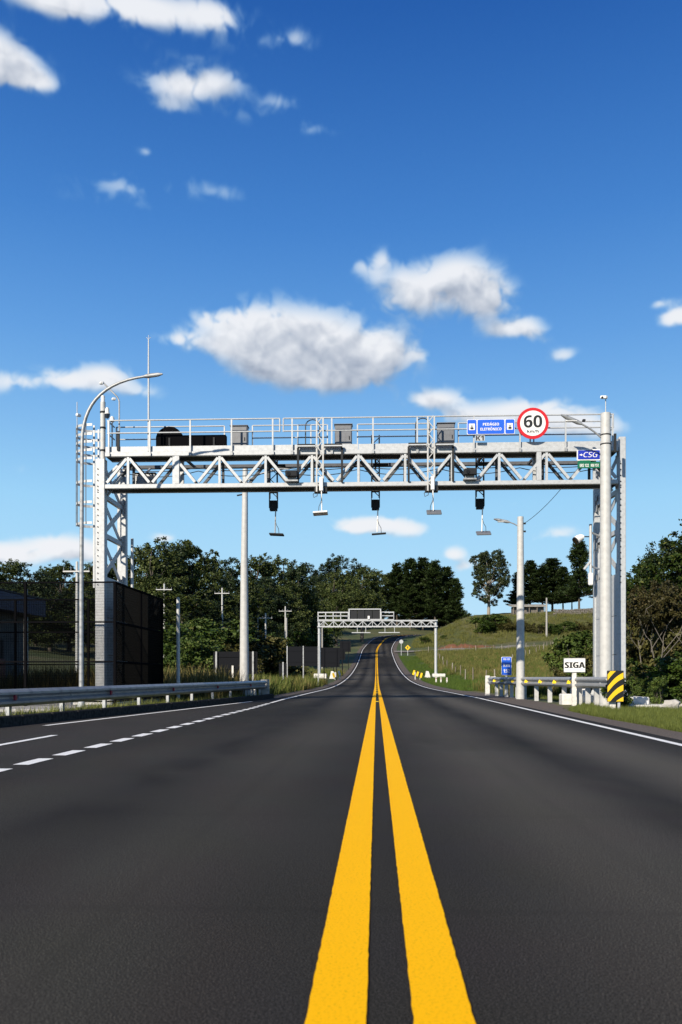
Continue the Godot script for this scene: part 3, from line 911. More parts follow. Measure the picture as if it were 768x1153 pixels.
func make_gantry() -> void:
	var g := thing("toll_gantry", "large pale steel toll gantry spanning the near road on two lattice towers", "gantry", Vector3(-0.6, 0, -24.8))
	var x0 := -7.74
	var x1 := 6.72
	var steel: Material = M.galvanised
	# chords
	for z in [GZ, GR]:
		var m := MB.new()
		m.cbox(Vector3((x0 + x1) / 2, 6.25, z - 0.06), Vector3(x1 - x0, 0.125, 0.12), 0.012)
		part(g, "bottom_chord", m, steel)
		m = MB.new()
		m.cbox(Vector3((x0 + x1) / 2, 7.165, z - 0.06), Vector3(x1 - x0 - 0.004, 0.13, 0.12), 0.012)
		part(g, "top_chord", m, steel)
	var b := MB.new()
	b.box(Vector3((x0 + x1) / 2, 6.215, (GZ + GR) / 2 - 0.06), Vector3(x1 - x0 - 0.02, 0.04, 0.42))
	part(g, "cable_tray", b, M.dark_steel)
	for z in [GZ, GR]:
		for k in 2:
			var m := MB.new()
			m.box(Vector3(lerpf(x0, x1, 0.25 + 0.5 * k), 7.313, z - 0.05 + (0.0 if z == GZ else -0.02)), Vector3((x1 - x0) / 2 - 0.01, 0.155, 0.012))
			part(g, "kick_plate", m, steel)
	for k in 12:
		var m := MB.new()
		var w := (x1 - x0) / 12
		m.box(Vector3(x0 + w * (k + 0.5), 7.13, (GZ + GR) / 2 - 0.06), Vector3(w - 0.012, 0.045, 0.425))
		part(g, "deck_plate", m, M.dark_steel)
	# truss members
	var n := 22
	var st := (x1 - x0) / n
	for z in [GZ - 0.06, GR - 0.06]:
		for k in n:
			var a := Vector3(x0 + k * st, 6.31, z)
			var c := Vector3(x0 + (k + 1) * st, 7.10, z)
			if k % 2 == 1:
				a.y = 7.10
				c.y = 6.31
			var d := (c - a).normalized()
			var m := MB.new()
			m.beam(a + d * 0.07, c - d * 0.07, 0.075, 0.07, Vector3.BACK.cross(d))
			part(g, "diagonal", m, steel if z > GR else M.shade_dark_steel)  # rear members carry their shade in the colour
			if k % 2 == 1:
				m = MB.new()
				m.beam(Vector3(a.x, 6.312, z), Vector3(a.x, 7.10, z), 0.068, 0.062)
				part(g, "vertical", m, steel if z > GR else M.shade_dark_steel)
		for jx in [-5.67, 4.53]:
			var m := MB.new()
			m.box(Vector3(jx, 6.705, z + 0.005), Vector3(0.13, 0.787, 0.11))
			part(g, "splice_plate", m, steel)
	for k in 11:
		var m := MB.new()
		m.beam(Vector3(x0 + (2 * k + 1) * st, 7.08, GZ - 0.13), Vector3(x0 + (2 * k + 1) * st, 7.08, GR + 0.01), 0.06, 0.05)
		part(g, "cross_tie", m, M.shade_dark_steel)
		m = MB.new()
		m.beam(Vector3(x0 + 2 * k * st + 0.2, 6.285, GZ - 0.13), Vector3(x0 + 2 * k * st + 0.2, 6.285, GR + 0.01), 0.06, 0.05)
		part(g, "cross_tie", m, M.shade_dark_steel)
	# rear beam between the rear legs, and outriggers that carry it
	b = MB.new()
	b.cbox(Vector3((-7.885 + 6.68) / 2, 7.32, GT), Vector3(14.5, 0.11, 0.11), 0.01)
	part(g, "rear_beam", b, M.shade_dark_steel)
	for x in [-5.6, -3.05, -0.03, 3.03, 4.6]:
		var m := MB.new()
		m.beam(Vector3(x, 7.2, GR - 0.12), Vector3(x, 7.29, GT + 0.05), 0.06, 0.06)
		part(g, "outrigger", m, M.shade_dark_steel)
	# railings: front
	var posts := [-7.62, -6.44, -5.28, -4.10, -2.93, -2.38, -1.26, -0.10, 1.14, 2.72, 4.00, 5.26, 6.55]
	for x in posts:
		var m := MB.new()
		m.beam(Vector3(x, 7.12, GZ + 0.015), Vector3(x, 8.10, GZ + 0.015), 0.042, 0.042)
		var p := part(g, "railing_post", m, steel)
		m = MB.new()
		m.box(Vector3(x, 7.15, GZ + 0.045), Vector3(0.07, 0.10, 0.018))
		part(p, "foot_plate", m, M.galvanised_dull)
	for s in [[-7.64, -2.73], [-2.63, 6.57]]:
		for h in [8.12, 7.76]:
			var m := MB.new()
			m.tube([Vector3(s[0], h, GZ + 0.015), Vector3(s[1], h, GZ + 0.015)], 0.021, 8)
			part(g, "rail", m, steel)
		for x in [s[0], s[1]]:
			var m := MB.new()
			m.tube([Vector3(x, 7.74, GZ + 0.015), Vector3(x, 8.12, GZ + 0.015)], 0.02, 8)
			part(g, "rail", m, steel)
	# railings: rear, in lengths with gaps behind the cabinets
	for s in [[-7.6, -4.42], [-3.60, -1.9], [-2.28, -1.42], [-0.55, 1.5], [2.35, 4.4], [4.5, 6.55]]:
		for h in [8.12, 7.76]:
			var m := MB.new()
			m.tube([Vector3(s[0], h, GR - 0.08), Vector3(s[1], h, GR - 0.08)], 0.02, 8)
			part(g, "rail", m, steel)
		var cnt := maxi(1, int((s[1] - s[0]) / 1.1))
		for k in cnt + 1:
			var x: float = lerpf(s[0], s[1], k / float(cnt))
			var m := MB.new()
			m.beam(Vector3(x, 7.24, GR - 0.085), Vector3(x, 8.12, GR - 0.085), 0.036, 0.036)
			part(g, "railing_post", m, steel)
	for x in [-7.66, 6.58]:
		for h in [8.12, 7.76]:
			var m := MB.new()
			m.tube([Vector3(x, h, GZ), Vector3(x, h, GR - 0.08)], 0.02, 8)
			part(g, "rail", m, steel)
	# towers
	for s in [-1.0, 1.0]:
		var fx := -7.885 if s < 0 else 6.83
		var rx := -7.885 if s < 0 else 6.68
		var lw := 0.27 if s < 0 else 0.19
		for z in [GZ - 0.13, GT]:
			var lx := fx if z > GT else rx
			var m := MB.new()
			var top := (7.05 if s < 0 else 7.5) if z > GT else 7.262
			m.cbox(Vector3(lx, top / 2 + 0.15, z), Vector3(lw, top - 0.30, 0.26 if z > GT else 0.2), 0.012)
			var leg := part(g, "leg", m, steel)
			m = MB.new()
			m.box(Vector3(lx, 0.28, z), Vector3(lw + 0.22, 0.03, 0.46))
			part(leg, "base_plate", m, M.galvanised_dull)
			m = MB.new()
			for gx in [-1.0, 1.0]:
				m.quad(Vector3(lx + gx * (lw / 2 + 0.002), 0.295, z), Vector3(lx + gx * (lw / 2 + 0.10), 0.295, z), Vector3(lx + gx * (lw / 2 + 0.004), 0.55, z), Vector3(lx + gx * (lw / 2 + 0.002), 0.55, z))
			part(leg, "gusset", m, steel)
			if z > GT:
				var bolt := MB.new()
				bolt.tube([Vector3(0, 0, 0), Vector3(0, 0, 0.022)], 0.017, 6)
				var bm := bolt.mesh()
				var y := 3.45
				while y < 6.9:
					var four := fmod(y, 1.5) < 0.17
					put(leg, "bolt", bm, M.dark_steel, Vector3(lx - 0.055, y, z + 0.129))
					if four:
						put(leg, "bolt", bm, M.dark_steel, Vector3(lx - 0.055, y + 0.06, z + 0.129))
					y += 0.165
		# lattice between the front and the rear leg
		var lx := (fx + rx) / 2
		var turn := Basis(Vector3.UP, atan2(fx - rx, GZ - 0.13 - GT))
		for h in [3.66, 4.92, 6.05]:
			var m := MB.new()
			m.box(Vector3(lx, h, (GZ + GT) / 2 - 0.08), Vector3(0.10, 0.13, 1.83), turn)
			part(g, "tower_strut", m, steel)
		var lv := [3.74, 4.84, 4.99, 5.98, 6.13, 7.05]
		for k in [0, 2, 4]:
			var z0 := GZ - 0.28
			var z1 := GT + 0.11
			for q in [[z0, z1, 0.03, fx, rx], [z1, z0, -0.03, rx, fx]]:
				var m := MB.new()
				m.beam(Vector3(q[3] + q[2], lv[k], q[0]), Vector3(q[4] + q[2], lv[k + 1], q[1]), 0.014, 0.17, turn.x)
				part(g, "cross_brace", m, steel)
			for z in [z0 + 0.02, z1 - 0.02]:
				for y in [lv[k] + 0.09, lv[k + 1] - 0.09]:
					var m := MB.new()
					m.box(Vector3((fx if z > -25 else rx) - 0.07 * s, y, z + (0.05 if z < -25 else -0.05)), Vector3(0.014, 0.2, 0.2), turn)
					part(g, "gusset", m, M.galvanised_dull)
		for k in 3:
			var m := MB.new()
			m.box(Vector3(lx - s * 0.06, 0.35 + 1.1 * (k + 0.5), (GZ + GT) / 2 - 0.08), Vector3(0.012, 1.085, 1.84), turn)
			part(g, "cladding_panel", m, M.galvanised_dull if s < 0 else steel)
		var m2 := MB.new()
		m2.cbox(Vector3(lx + s * 0.1, 0.02, -24.85), Vector3(1.15, 0.5, 3.1), 0.03)
		part(g, "footing", m2, M.white_concrete)
		if s > 0:
			m2 = MB.new()
			m2.cbox(Vector3(lx + 0.55, -0.09, -24.6), Vector3(1.7, 0.32, 3.6), 0.03)
			part(g, "footing", m2, M.white_concrete)
		# strut cluster that joins the tower to the truss
		for q in [[6.05, 0.0, 6.6, 0.35], [6.62, 0.02, 7.1, 0.42]]:
			var m := MB.new()
			m.beam(Vector3(lx - s * 0.12, q[0], GZ - 0.3), Vector3(lx - s * (0.2 + q[3]), q[2], GZ - 0.3), 0.06, 0.06)
			part(g, "knee_brace", m, steel)
	# caged ladder outside the left tower
	var lad := Node3D.new()
	lad.name = "ladder"
	g.add_child(lad)
	for z in [-24.1, -24.5]:
		var m := MB.new()
		m.beam(Vector3(-8.17, 3.4, z), Vector3(-8.17, 8.1, z), 0.05, 0.03)
		part(lad, "stringer", m, steel)
	var yy := 3.5
	while yy < 7.3:
		var m := MB.new()
		m.tube([Vector3(-8.17, yy, -24.1), Vector3(-8.17, yy, -24.5)], 0.014, 6)
		part(lad, "rung", m, steel)
		yy += 0.3
	for h in [8.08, 7.82, 7.60, 7.36, 7.12, 6.46, 5.86, 5.26]:
		var m := MB.new()
		var prev := Vector3.ZERO
		for k in 13:
			var a := PI * k / 12.0
			var p := Vector3(-8.17 - 0.58 * sin(a), h, -24.3 + 0.36 * cos(a))
			if k > 0:
				m.beam(prev, p, 0.07, 0.012, Vector3.UP)
			prev = p
		part(lad, "hoop", m, steel)
	for k in 5:
		var a := PI * (0.1 + 0.2 * k)
		var p := Vector3(-8.17 - 0.595 * sin(a), 5.22, -24.3 + 0.375 * cos(a))
		var m := MB.new()
		m.beam(p, p + Vector3(0, 2.9, 0), 0.022, 0.008)
		part(lad, "cage_bar", m, M.shade_dark_steel)
	for q in [[6.52, -24.0, 0.10], [6.46, -24.15, 0.16]]:
		for k in 6:
			var m := MB.new()
			var pts := []
			for i in 9:
				var t := i / 8.0
				pts.append(Vector3(lerpf(x0 + 0.3 + k * 2.3, x0 + 0.3 + (k + 1) * 2.3, t), q[0] + 0.3 - q[2] * 4.0 * t * (1.0 - t), q[1]))
			m.tube(pts, 0.012, 6)
			part(g, "cable", m, M.wire)
	# conduit beside the left rear leg, junction box under the deck
	b = MB.new()
	b.tube([Vector3(-7.55, 3.3, -25.8), Vector3(-7.55, 5.1, -25.8)], 0.045, 8)
	part(g, "conduit", b, steel)

func lattice(parent: Node, x: float, z: float, y0: float, y1: float, w: float, mt: Material) -> void:
	for q in [-1.0, 1.0]:
		var m := MB.new()
		m.beam(Vector3(x + q * (w / 2 - 0.02), y0, z), Vector3(x + q * (w / 2 - 0.02), y1, z), 0.042, 0.042)
		part(parent, "mast_rail", m, mt)
	var k := 0
	var y := y0 + 0.06
	while y < y1 - 0.15:
		var a := -1.0 if k % 2 else 1.0
		var m := MB.new()
		m.beam(Vector3(x + a * (w / 2 - 0.04), y, z), Vector3(x - a * (w / 2 - 0.04), y + 0.17, z), 0.022, 0.022)
		part(parent, "lacing_bar", m, mt)
		y += 0.17
		k += 1

func make_gantry_kit() -> void:
	# cabinets on the walkway
	var names := ["left of the three grey cabinets on the gantry walkway, nearest the black display", "middle of the three grey cabinets on the gantry walkway", "right of the three grey cabinets on the gantry walkway, beside the blue sign"]
	var k := 0
	for x in [-3.96, -0.95, 1.98]:
		var c := thing("equipment_cabinet", names[k], "cabinet", Vector3(x, 7.25, GR + 0.02), "grey cabinets on the gantry")
		var m := MB.new()
		m.cbox(Vector3(x, 7.25 + 0.40, GR + 0.03), Vector3(0.49, 0.80, 0.26), 0.012)
		part(c, "housing", m, M.cabinet_grey)
		m = MB.new()
		m.cbox(Vector3(x + 0.01, 7.66, GR + 0.168), Vector3(0.43, 0.70, 0.016), 0.005)
		var door := part(c, "door", m, M.cabinet_grey)
		m = MB.new()
		m.box(Vector3(x + 0.17, 7.66, GR + 0.185), Vector3(0.02, 0.10, 0.018))
		part(door, "handle", m, M.dark_steel)
		m = MB.new()
		m.cbox(Vector3(x, 8.055, GR + 0.04), Vector3(0.53, 0.02, 0.32), 0.004)
		part(c, "lid", m, M.cabinet_grey)
		k += 1
	# black display seen from the back
	var v := thing("message_display", "black box display with a round lobe behind the left railing of the gantry", "display", Vector3(-5.38, 7.22, GR))
	var poly := PackedVector2Array([Vector2(-6.40, 7.27), Vector2(-4.36, 7.27), Vector2(-4.36, 7.83), Vector2(-5.62, 7.83)])
	for i in 11:
		var a := deg_to_rad(18.0 + 150.0 * i / 10.0)
		poly.append(Vector2(-6.01 + 0.40 * cos(a), 7.71 + 0.38 * sin(a)))
	var mb := MB.new()
	mb.plate(poly, 0.22, Transform3D(Basis(), Vector3(0, 0, GR + 0.05)))
	part(v, "housing", mb, M.black_paint)
	for x in [-6.0, -4.7]:
		mb = MB.new()
		mb.box(Vector3(x, 7.5, GR + 0.07), Vector3(0.05, 0.5, 0.03))
		part(v, "bracket", mb, M.dark_steel)
	# white lattice masts in front, dark ones behind, each with its antenna plate
	k = 0
	for x in [-1.59, 1.52]:
		var a := thing("antenna_mast", ["white lattice antenna mast on the gantry front left of centre", "white lattice antenna mast on the gantry front right of centre"][k], "antenna", Vector3(x, 5.35, GZ + 0.1), "white antenna masts")
		lattice(a, x, GZ + 0.10, 6.02, 8.1, 0.22, M.pole_paint)
		var m := MB.new()
		m.cbox(Vector3(x + 0.04, 6.22, GZ + 0.16), Vector3(0.10, 0.38, 0.08), 0.01)
		part(a, "clamp_plate", m, M.white_plastic)
		m = MB.new()
		m.box(Vector3(x + 0.02, 6.08, GZ - 0.02), Vector3(0.36, 0.14, 0.2))
		part(a, "bracket_box", m, M.dark_steel)
		m = MB.new()
		m.tube([Vector3(x + 0.05, 6.1, GZ + 0.16), Vector3(x + 0.06, 5.45, GZ + 0.16)], 0.016, 8)
		part(a, "rod", m, M.white_plastic)
		m = MB.new()
		m.tube([Vector3(x + 0.03, 6.0, GZ + 0.14), Vector3(x + 0.05, 5.75, GZ + 0.2), Vector3(x - 0.02, 5.58, GZ + 0.2), Vector3(x - 0.03, 5.44, GZ + 0.17)], 0.008, 6)
		part(a, "cable", m, M.wire)
		m = MB.new()
		m.tube([Vector3(x - 0.1, 6.05, GZ + 0.1), Vector3(x - 0.19, 5.95, GZ + 0.1), Vector3(x - 0.17, 5.86, GZ + 0.1), Vector3(x - 0.08, 5.90, GZ + 0.1), Vector3(x - 0.06, 6.05, GZ + 0.1)], 0.01, 6)
		part(a, "cable", m, M.wire)
		m = MB.new()
		var tilt := Basis(Vector3.RIGHT, -0.12) if k == 0 else Basis(Vector3.RIGHT, 0.5)
		m.cbox(Vector3(x + 0.02 + 0.06 * k, 5.405, GZ + 0.16), Vector3(0.41, 0.05, 0.30), 0.01, tilt * Basis(Vector3.BACK, 0.06 * (1 - k)))
		part(a, "antenna_plate", m, M.white_plastic if k == 0 else M.cabinet_grey)
		# flat lighting bars on both sides of the mast, along the deck edge
		for q in [-1.0, 1.0]:
			m = MB.new()
			m.box(Vector3(x + q * 0.38, 7.29, GZ + 0.11), Vector3(0.5, 0.035, 0.16))
			part(a, "arm", m, M.galvanised)
			m = MB.new()
			m.box(Vector3(x + q * 0.38, 7.335, GZ + 0.11), Vector3(0.5, 0.03, 0.13))
			part(a, "arm_cover", m, M.dark_steel)
			m = MB.new()
			m.beam(Vector3(x + q * 0.62, 6.3, GZ + 0.045), Vector3(x + q * 0.62, 7.27, GZ + 0.045), 0.06, 0.05)
			part(a, "side_bar", m, M.dark_steel)
		# curved pipe above
		m = MB.new()
		var arc := [Vector3(x - 0.42, 7.35, GZ - 0.1)]
		for i in 9:
			var t := PI * i / 8.0
			arc.append(Vector3(x - 0.22 - 0.20 * cos(t), 7.93 + 0.18 * sin(t), GZ - 0.1))
		arc.append(Vector3(x - 0.02, 7.35, GZ - 0.1))
		m.tube(arc, 0.016, 6)
		part(a, "cable_loop", m, M.wire)
		k += 1
	k = 0
	for x in [-3.05, -0.03, 3.03]:
		var a := thing("hanging_antenna", ["dark antenna arm hanging below the gantry, leftmost of three", "dark antenna arm hanging below the gantry, middle of three", "dark antenna arm hanging below the gantry, rightmost of three"][k], "antenna", Vector3(x, 5.0, -24.9), "dark antenna arms")
		lattice(a, x, -24.9, 6.1, 7.95 if k == 1 else 7.35, 0.26, M.dark_steel)
		var m := MB.new()
		m.box(Vector3(x, 6.30, -24.9), Vector3(0.26, 0.05, 0.14))
		m.box(Vector3(x - 0.12, 6.05, -24.9), Vector3(0.02, 0.45, 0.14))
		m.box(Vector3(x + 0.12, 6.05, -24.9), Vector3(0.02, 0.45, 0.14))
		part(a, "frame", m, M.dark_steel)
		m = MB.new()
		m.cbox(Vector3(x, 5.89, -24.9), Vector3(0.22, 0.30, 0.16), 0.012)
		part(a, "housing", m, M.dark_steel)
		m = MB.new()
		m.tube([Vector3(x + 0.07, 5.75, -24.85), Vector3(x + 0.05, 5.08, -24.85)], 0.018, 8)
		part(a, "rod", m, M.galvanised_dull if k == 0 else M.white_plastic)
		m = MB.new()
		m.tube([Vector3(x + 0.06, 5.45, -24.83), Vector3(x + 0.10, 5.3, -24.8), Vector3(x + 0.16, 5.2, -24.8), Vector3(x + 0.17, 5.06, -24.85)], 0.008, 6)
		part(a, "cable", m, M.wire)
		m = MB.new()
		m.cbox(Vector3(x + 0.10, 5.03, -24.85), Vector3(0.42, 0.045, 0.30), 0.01, Basis(Vector3.RIGHT, [0.0, 0.12, 0.45][k]) * Basis(Vector3.BACK, [-0.05, 0.07, 0.02][k]))
		part(a, "antenna_plate", m, M.dark_steel if k < 2 else M.cabinet_grey)
		m = MB.new()
		m.box(Vector3(x + 0.15, 7.02, -24.7), Vector3(0.45, 0.05, 0.2))
		part(a, "mount_plate", m, M.dark_steel)
		m = MB.new()
		m.beam(Vector3(x, 7.2, -24.42), Vector3(x, 7.2, -25.84), 0.05, 0.05)
		part(a, "mount_arm", m, M.dark_steel)
		k += 1
	# cameras on the bottom chord
	k = 0
	for x in [-2.38, 2.60]:
		var c := thing("traffic_camera", ["dark camera box on the bottom chord left of the white mast", "dark camera box on the bottom chord below the blue sign"][k], "camera", Vector3(x, 6.315, GZ + 0.05), "dark camera boxes")
		var m := MB.new()
		m.cbox(Vector3(x, 6.53, GZ + 0.12), Vector3(0.34, 0.17, 0.34), 0.02, Basis(Vector3.RIGHT, 0.16))
		part(c, "housing", m, M.dark_steel)
		m = MB.new()
		m.tube([Vector3(x - 0.07, 6.50, GZ + 0.285), Vector3(x - 0.07, 6.498, GZ + 0.30)], 0.05, 14)
		part(c, "lens", m, M.glass_dark)
		m = MB.new()
		m.box(Vector3(x, 6.405, GZ + 0.08), Vector3(0.26, 0.10, 0.10))
		m.box(Vector3(x, 6.335, GZ + 0.06), Vector3(0.36, 0.04, 0.2))
		part(c, "mount", m, M.galvanised_dull)
		k += 1
	# junction box hung behind the left end of the truss
	var jb := thing("junction_box", "pale grey junction box behind the left end of the gantry truss", "box", Vector3(-7.0, 6.6, -25.3))
	mb = MB.new()
	mb.cbox(Vector3(-7.0, 6.78, -25.35), Vector3(0.62, 0.36, 0.25), 0.015)
	part(jb, "housing", mb, M.galvanised_dull)
	mb = MB.new()
	mb.box(Vector3(-7.0, 6.98, -25.35), Vector3(0.66, 0.03, 0.3))
	part(jb, "lid", mb, M.dark_steel)
	mb = MB.new()
	mb.beam(Vector3(-7.0, 6.99, -25.35), Vector3(-7.0, 7.27, -25.85), 0.05, 0.05)
	part(jb, "hanger", mb, M.galvanised_dull)
	# lightning rod
	var rod := thing("lightning_rod", "tall thin lightning rod on the left part of the gantry", "lightning rod", Vector3(-6.49, 7.24, GZ - 0.04))
	mb = MB.new()
	mb.tube([Vector3(-6.49, 7.24, GZ - 0.04), Vector3(-6.49, 9.6, GZ - 0.04), Vector3(-6.49, 10.45, GZ - 0.04)], [0.03, 0.026, 0.018], 8)
	part(rod, "pole", mb, M.galvanised)
	mb = MB.new()
	mb.tube([Vector3(-6.55, 10.50, GZ - 0.04), Vector3(-6.49, 10.43, GZ - 0.04), Vector3(-6.43, 10.50, GZ - 0.04)], 0.008, 6)
	mb.tube([Vector3(-6.49, 10.43, GZ - 0.04), Vector3(-6.49, 10.56, GZ - 0.04)], 0.008, 6)
	part(rod, "prongs", mb, M.galvanised)
	# mast with a dome camera on top of the left tower
	var ms := thing("camera_mast", "short round mast on top of the left tower", "mast", Vector3(-7.86, 7.05, GZ - 0.2))
	mb = MB.new()
	mb.tube([Vector3(-7.86, 7.05, GZ - 0.2), Vector3(-7.86, 8.72, GZ - 0.2)], 0.075, 12)
	part(ms, "pole", mb, M.pole_paint)
	mb = MB.new()
	mb.tube([Vector3(-7.86, 8.66, GZ - 0.2), Vector3(-7.86, 8.90, GZ - 0.2)], 0.06, 10)
	part(ms, "cap", mb, M.white_plastic)
	for y in [7.3, 7.95, 8.4]:
		mb = MB.new()
		mb.tube([Vector3(-7.86, y, GZ - 0.2), Vector3(-7.86, y + 0.05, GZ - 0.2)], 0.086, 12)
		part(ms, "collar", mb, M.dark_steel)
	var ptz := thing("dome_camera", "white dome camera with a black globe beside the left mast", "camera", Vector3(-7.70, 8.25, GZ - 0.1))
	mb = MB.new()
	mb.tube([Vector3(-7.79, 8.50, GZ - 0.2), Vector3(-7.70, 8.52, GZ - 0.1)], 0.02, 8)
	part(ptz, "arm", mb, M.white_plastic)
	mb = MB.new()
	mb.tube([Vector3(-7.70, 8.53, GZ - 0.1), Vector3(-7.70, 8.49, GZ - 0.1), Vector3(-7.70, 8.40, GZ - 0.1), Vector3(-7.70, 8.34, GZ - 0.1)], [0.03, 0.055, 0.06, 0.085], 14)
	part(ptz, "housing", mb, M.white_plastic)
	mb = MB.new()
	mb.tube([Vector3(-7.70, 8.335, GZ - 0.1), Vector3(-7.70, 8.28, GZ - 0.1), Vector3(-7.70, 8.235, GZ - 0.1), Vector3(-7.70, 8.215, GZ - 0.1)], [0.078, 0.072, 0.05, 0.015], 14)
	part(ptz, "globe", mb, M.glass_dark)
	var bc := thing("bent_camera_pole", "bent pole with two small white cameras above the left railing", "camera pole", Vector3(-7.36, 7.24, GZ - 0.12))
	mb = MB.new()
	mb.tube([Vector3(-7.36, 7.24, GZ - 0.12), Vector3(-7.36, 8.72, GZ - 0.12), Vector3(-7.42, 8.84, GZ - 0.12), Vector3(-7.84, 9.27, GZ - 0.12)], 0.022, 8)
	part(bc, "pole", mb, M.galvanised_dull)
	for p in [Vector3(-7.88, 9.24, GZ - 0.12), Vector3(-7.52, 8.78, GZ - 0.12)]:
		mb = MB.new()
		mb.cbox(p, Vector3(0.10, 0.07, 0.16), 0.015, Basis(Vector3.UP, 0.5) * Basis(Vector3.RIGHT, 0.2))
		part(bc, "camera", mb, M.white_plastic)
	mb = MB.new()
	mb.box(Vector3(-7.36, 7.55, GZ - 0.03), Vector3(0.07, 0.55, 0.06))
	part(bc, "control_box", mb, M.dark_steel)
	var wc := thing("white_dome_camera", "white dome camera on a short post at the left railing end", "camera", Vector3(-7.56, 7.24, GZ - 0.1))
	mb = MB.new()
	mb.tube([Vector3(-7.56, 7.24, GZ - 0.1), Vector3(-7.56, 8.12, GZ - 0.1)], 0.022, 8)
	part(wc, "post", mb, M.galvanised)
	mb = MB.new()
	mb.tube([Vector3(-7.56, 8.12, GZ - 0.1), Vector3(-7.56, 8.16, GZ - 0.1), Vector3(-7.56, 8.24, GZ - 0.1), Vector3(-7.56, 8.28, GZ - 0.1)], [0.06, 0.075, 0.06, 0.02], 12)
	part(wc, "housing", mb, M.white_plastic)
	var sc := thing("whip_antenna", "thin whip antenna with a small camera on the ladder cage", "antenna", Vector3(-8.74, 7.95, -24.3))
	mb = MB.new()
	mb.tube([Vector3(-8.74, 7.95, -24.3), Vector3(-8.74, 8.85, -24.3)], 0.012, 6)
	part(sc, "whip", mb, M.galvanised)
	mb = MB.new()
	mb.cbox(Vector3(-8.68, 8.45, -24.25), Vector3(0.09, 0.08, 0.15), 0.015, Basis(Vector3.UP, -0.5))
	part(sc, "camera", mb, M.white_plastic)
	# right end: small camera on a pole, and floodlight on the tower
	var rc := thing("bullet_camera", "small white bullet camera on a thin pole at the right end of the gantry", "camera", Vector3(6.42, 7.24, GZ - 0.2))
	mb = MB.new()
	mb.tube([Vector3(6.42, 7.24, GZ - 0.2), Vector3(6.42, 8.62, GZ - 0.2)], 0.014, 6)
	part(rc, "pole", mb, M.galvanised)
	mb = MB.new()
	mb.cbox(Vector3(6.36, 8.65, GZ - 0.16), Vector3(0.10, 0.08, 0.20), 0.015, Basis(Vector3.UP, 0.7) * Basis(Vector3.RIGHT, 0.25))
	part(rc, "camera", mb, M.white_plastic)
	mb = MB.new()
	mb.tube([Vector3(6.30, 8.62, GZ - 0.08), Vector3(6.285, 8.61, GZ - 0.06)], 0.03, 10)
	part(rc, "lens", mb, M.glass_dark)
	var fl := thing("floodlight", "white floodlight on a bracket beside the right tower", "floodlight", Vector3(6.35, 3.55, -25.3))
	mb = MB.new()
	mb.tube([Vector3(6.34, 3.9, -25.3), Vector3(6.34, 5.35, -25.3)], 0.045, 10)
	part(fl, "post", mb, M.galvanised)
	for y in [4.1, 5.1]:
		mb = MB.new()
		mb.beam(Vector3(6.36, y, -25.3), Vector3(6.66, y - 0.05, -25.6), 0.05, 0.05)
		part(fl, "bracket", mb, M.galvanised)
	mb = MB.new()
	mb.beam(Vector3(6.34, 4.25, -25.3), Vector3(6.12, 4.0, -25.2), 0.06, 0.05)
	part(fl, "bracket", mb, M.galvanised)
	mb = MB.new()
	mb.beam(Vector3(6.34, 4.98, -25.3), Vector3(6.12, 4.98, -25.3), 0.03, 0.03)
	part(fl, "arm", mb, M.dark_steel)
	mb = MB.new()
	mb.tube([Vector3(6.14, 4.98, -25.3), Vector3(6.07, 4.97, -25.3), Vector3(5.98, 4.92, -25.27), Vector3(5.90, 4.86, -25.24)], [0.05, 0.09, 0.115, 0.12], 14)
	part(fl, "housing", mb, M.white_plastic)
	mb = MB.new()
	mb.tube([Vector3(5.895, 4.857, -25.238), Vector3(5.86, 4.83, -25.23)], [0.122, 0.11], 14)
	part(fl, "lamp_glass", mb, M.glass_dark)
	mb = MB.new()
	mb.cbox(Vector3(6.34, 3.72, -25.3), Vector3(0.13, 0.36, 0.12), 0.02)
	part(fl, "ballast_box", mb, M.white_plastic)

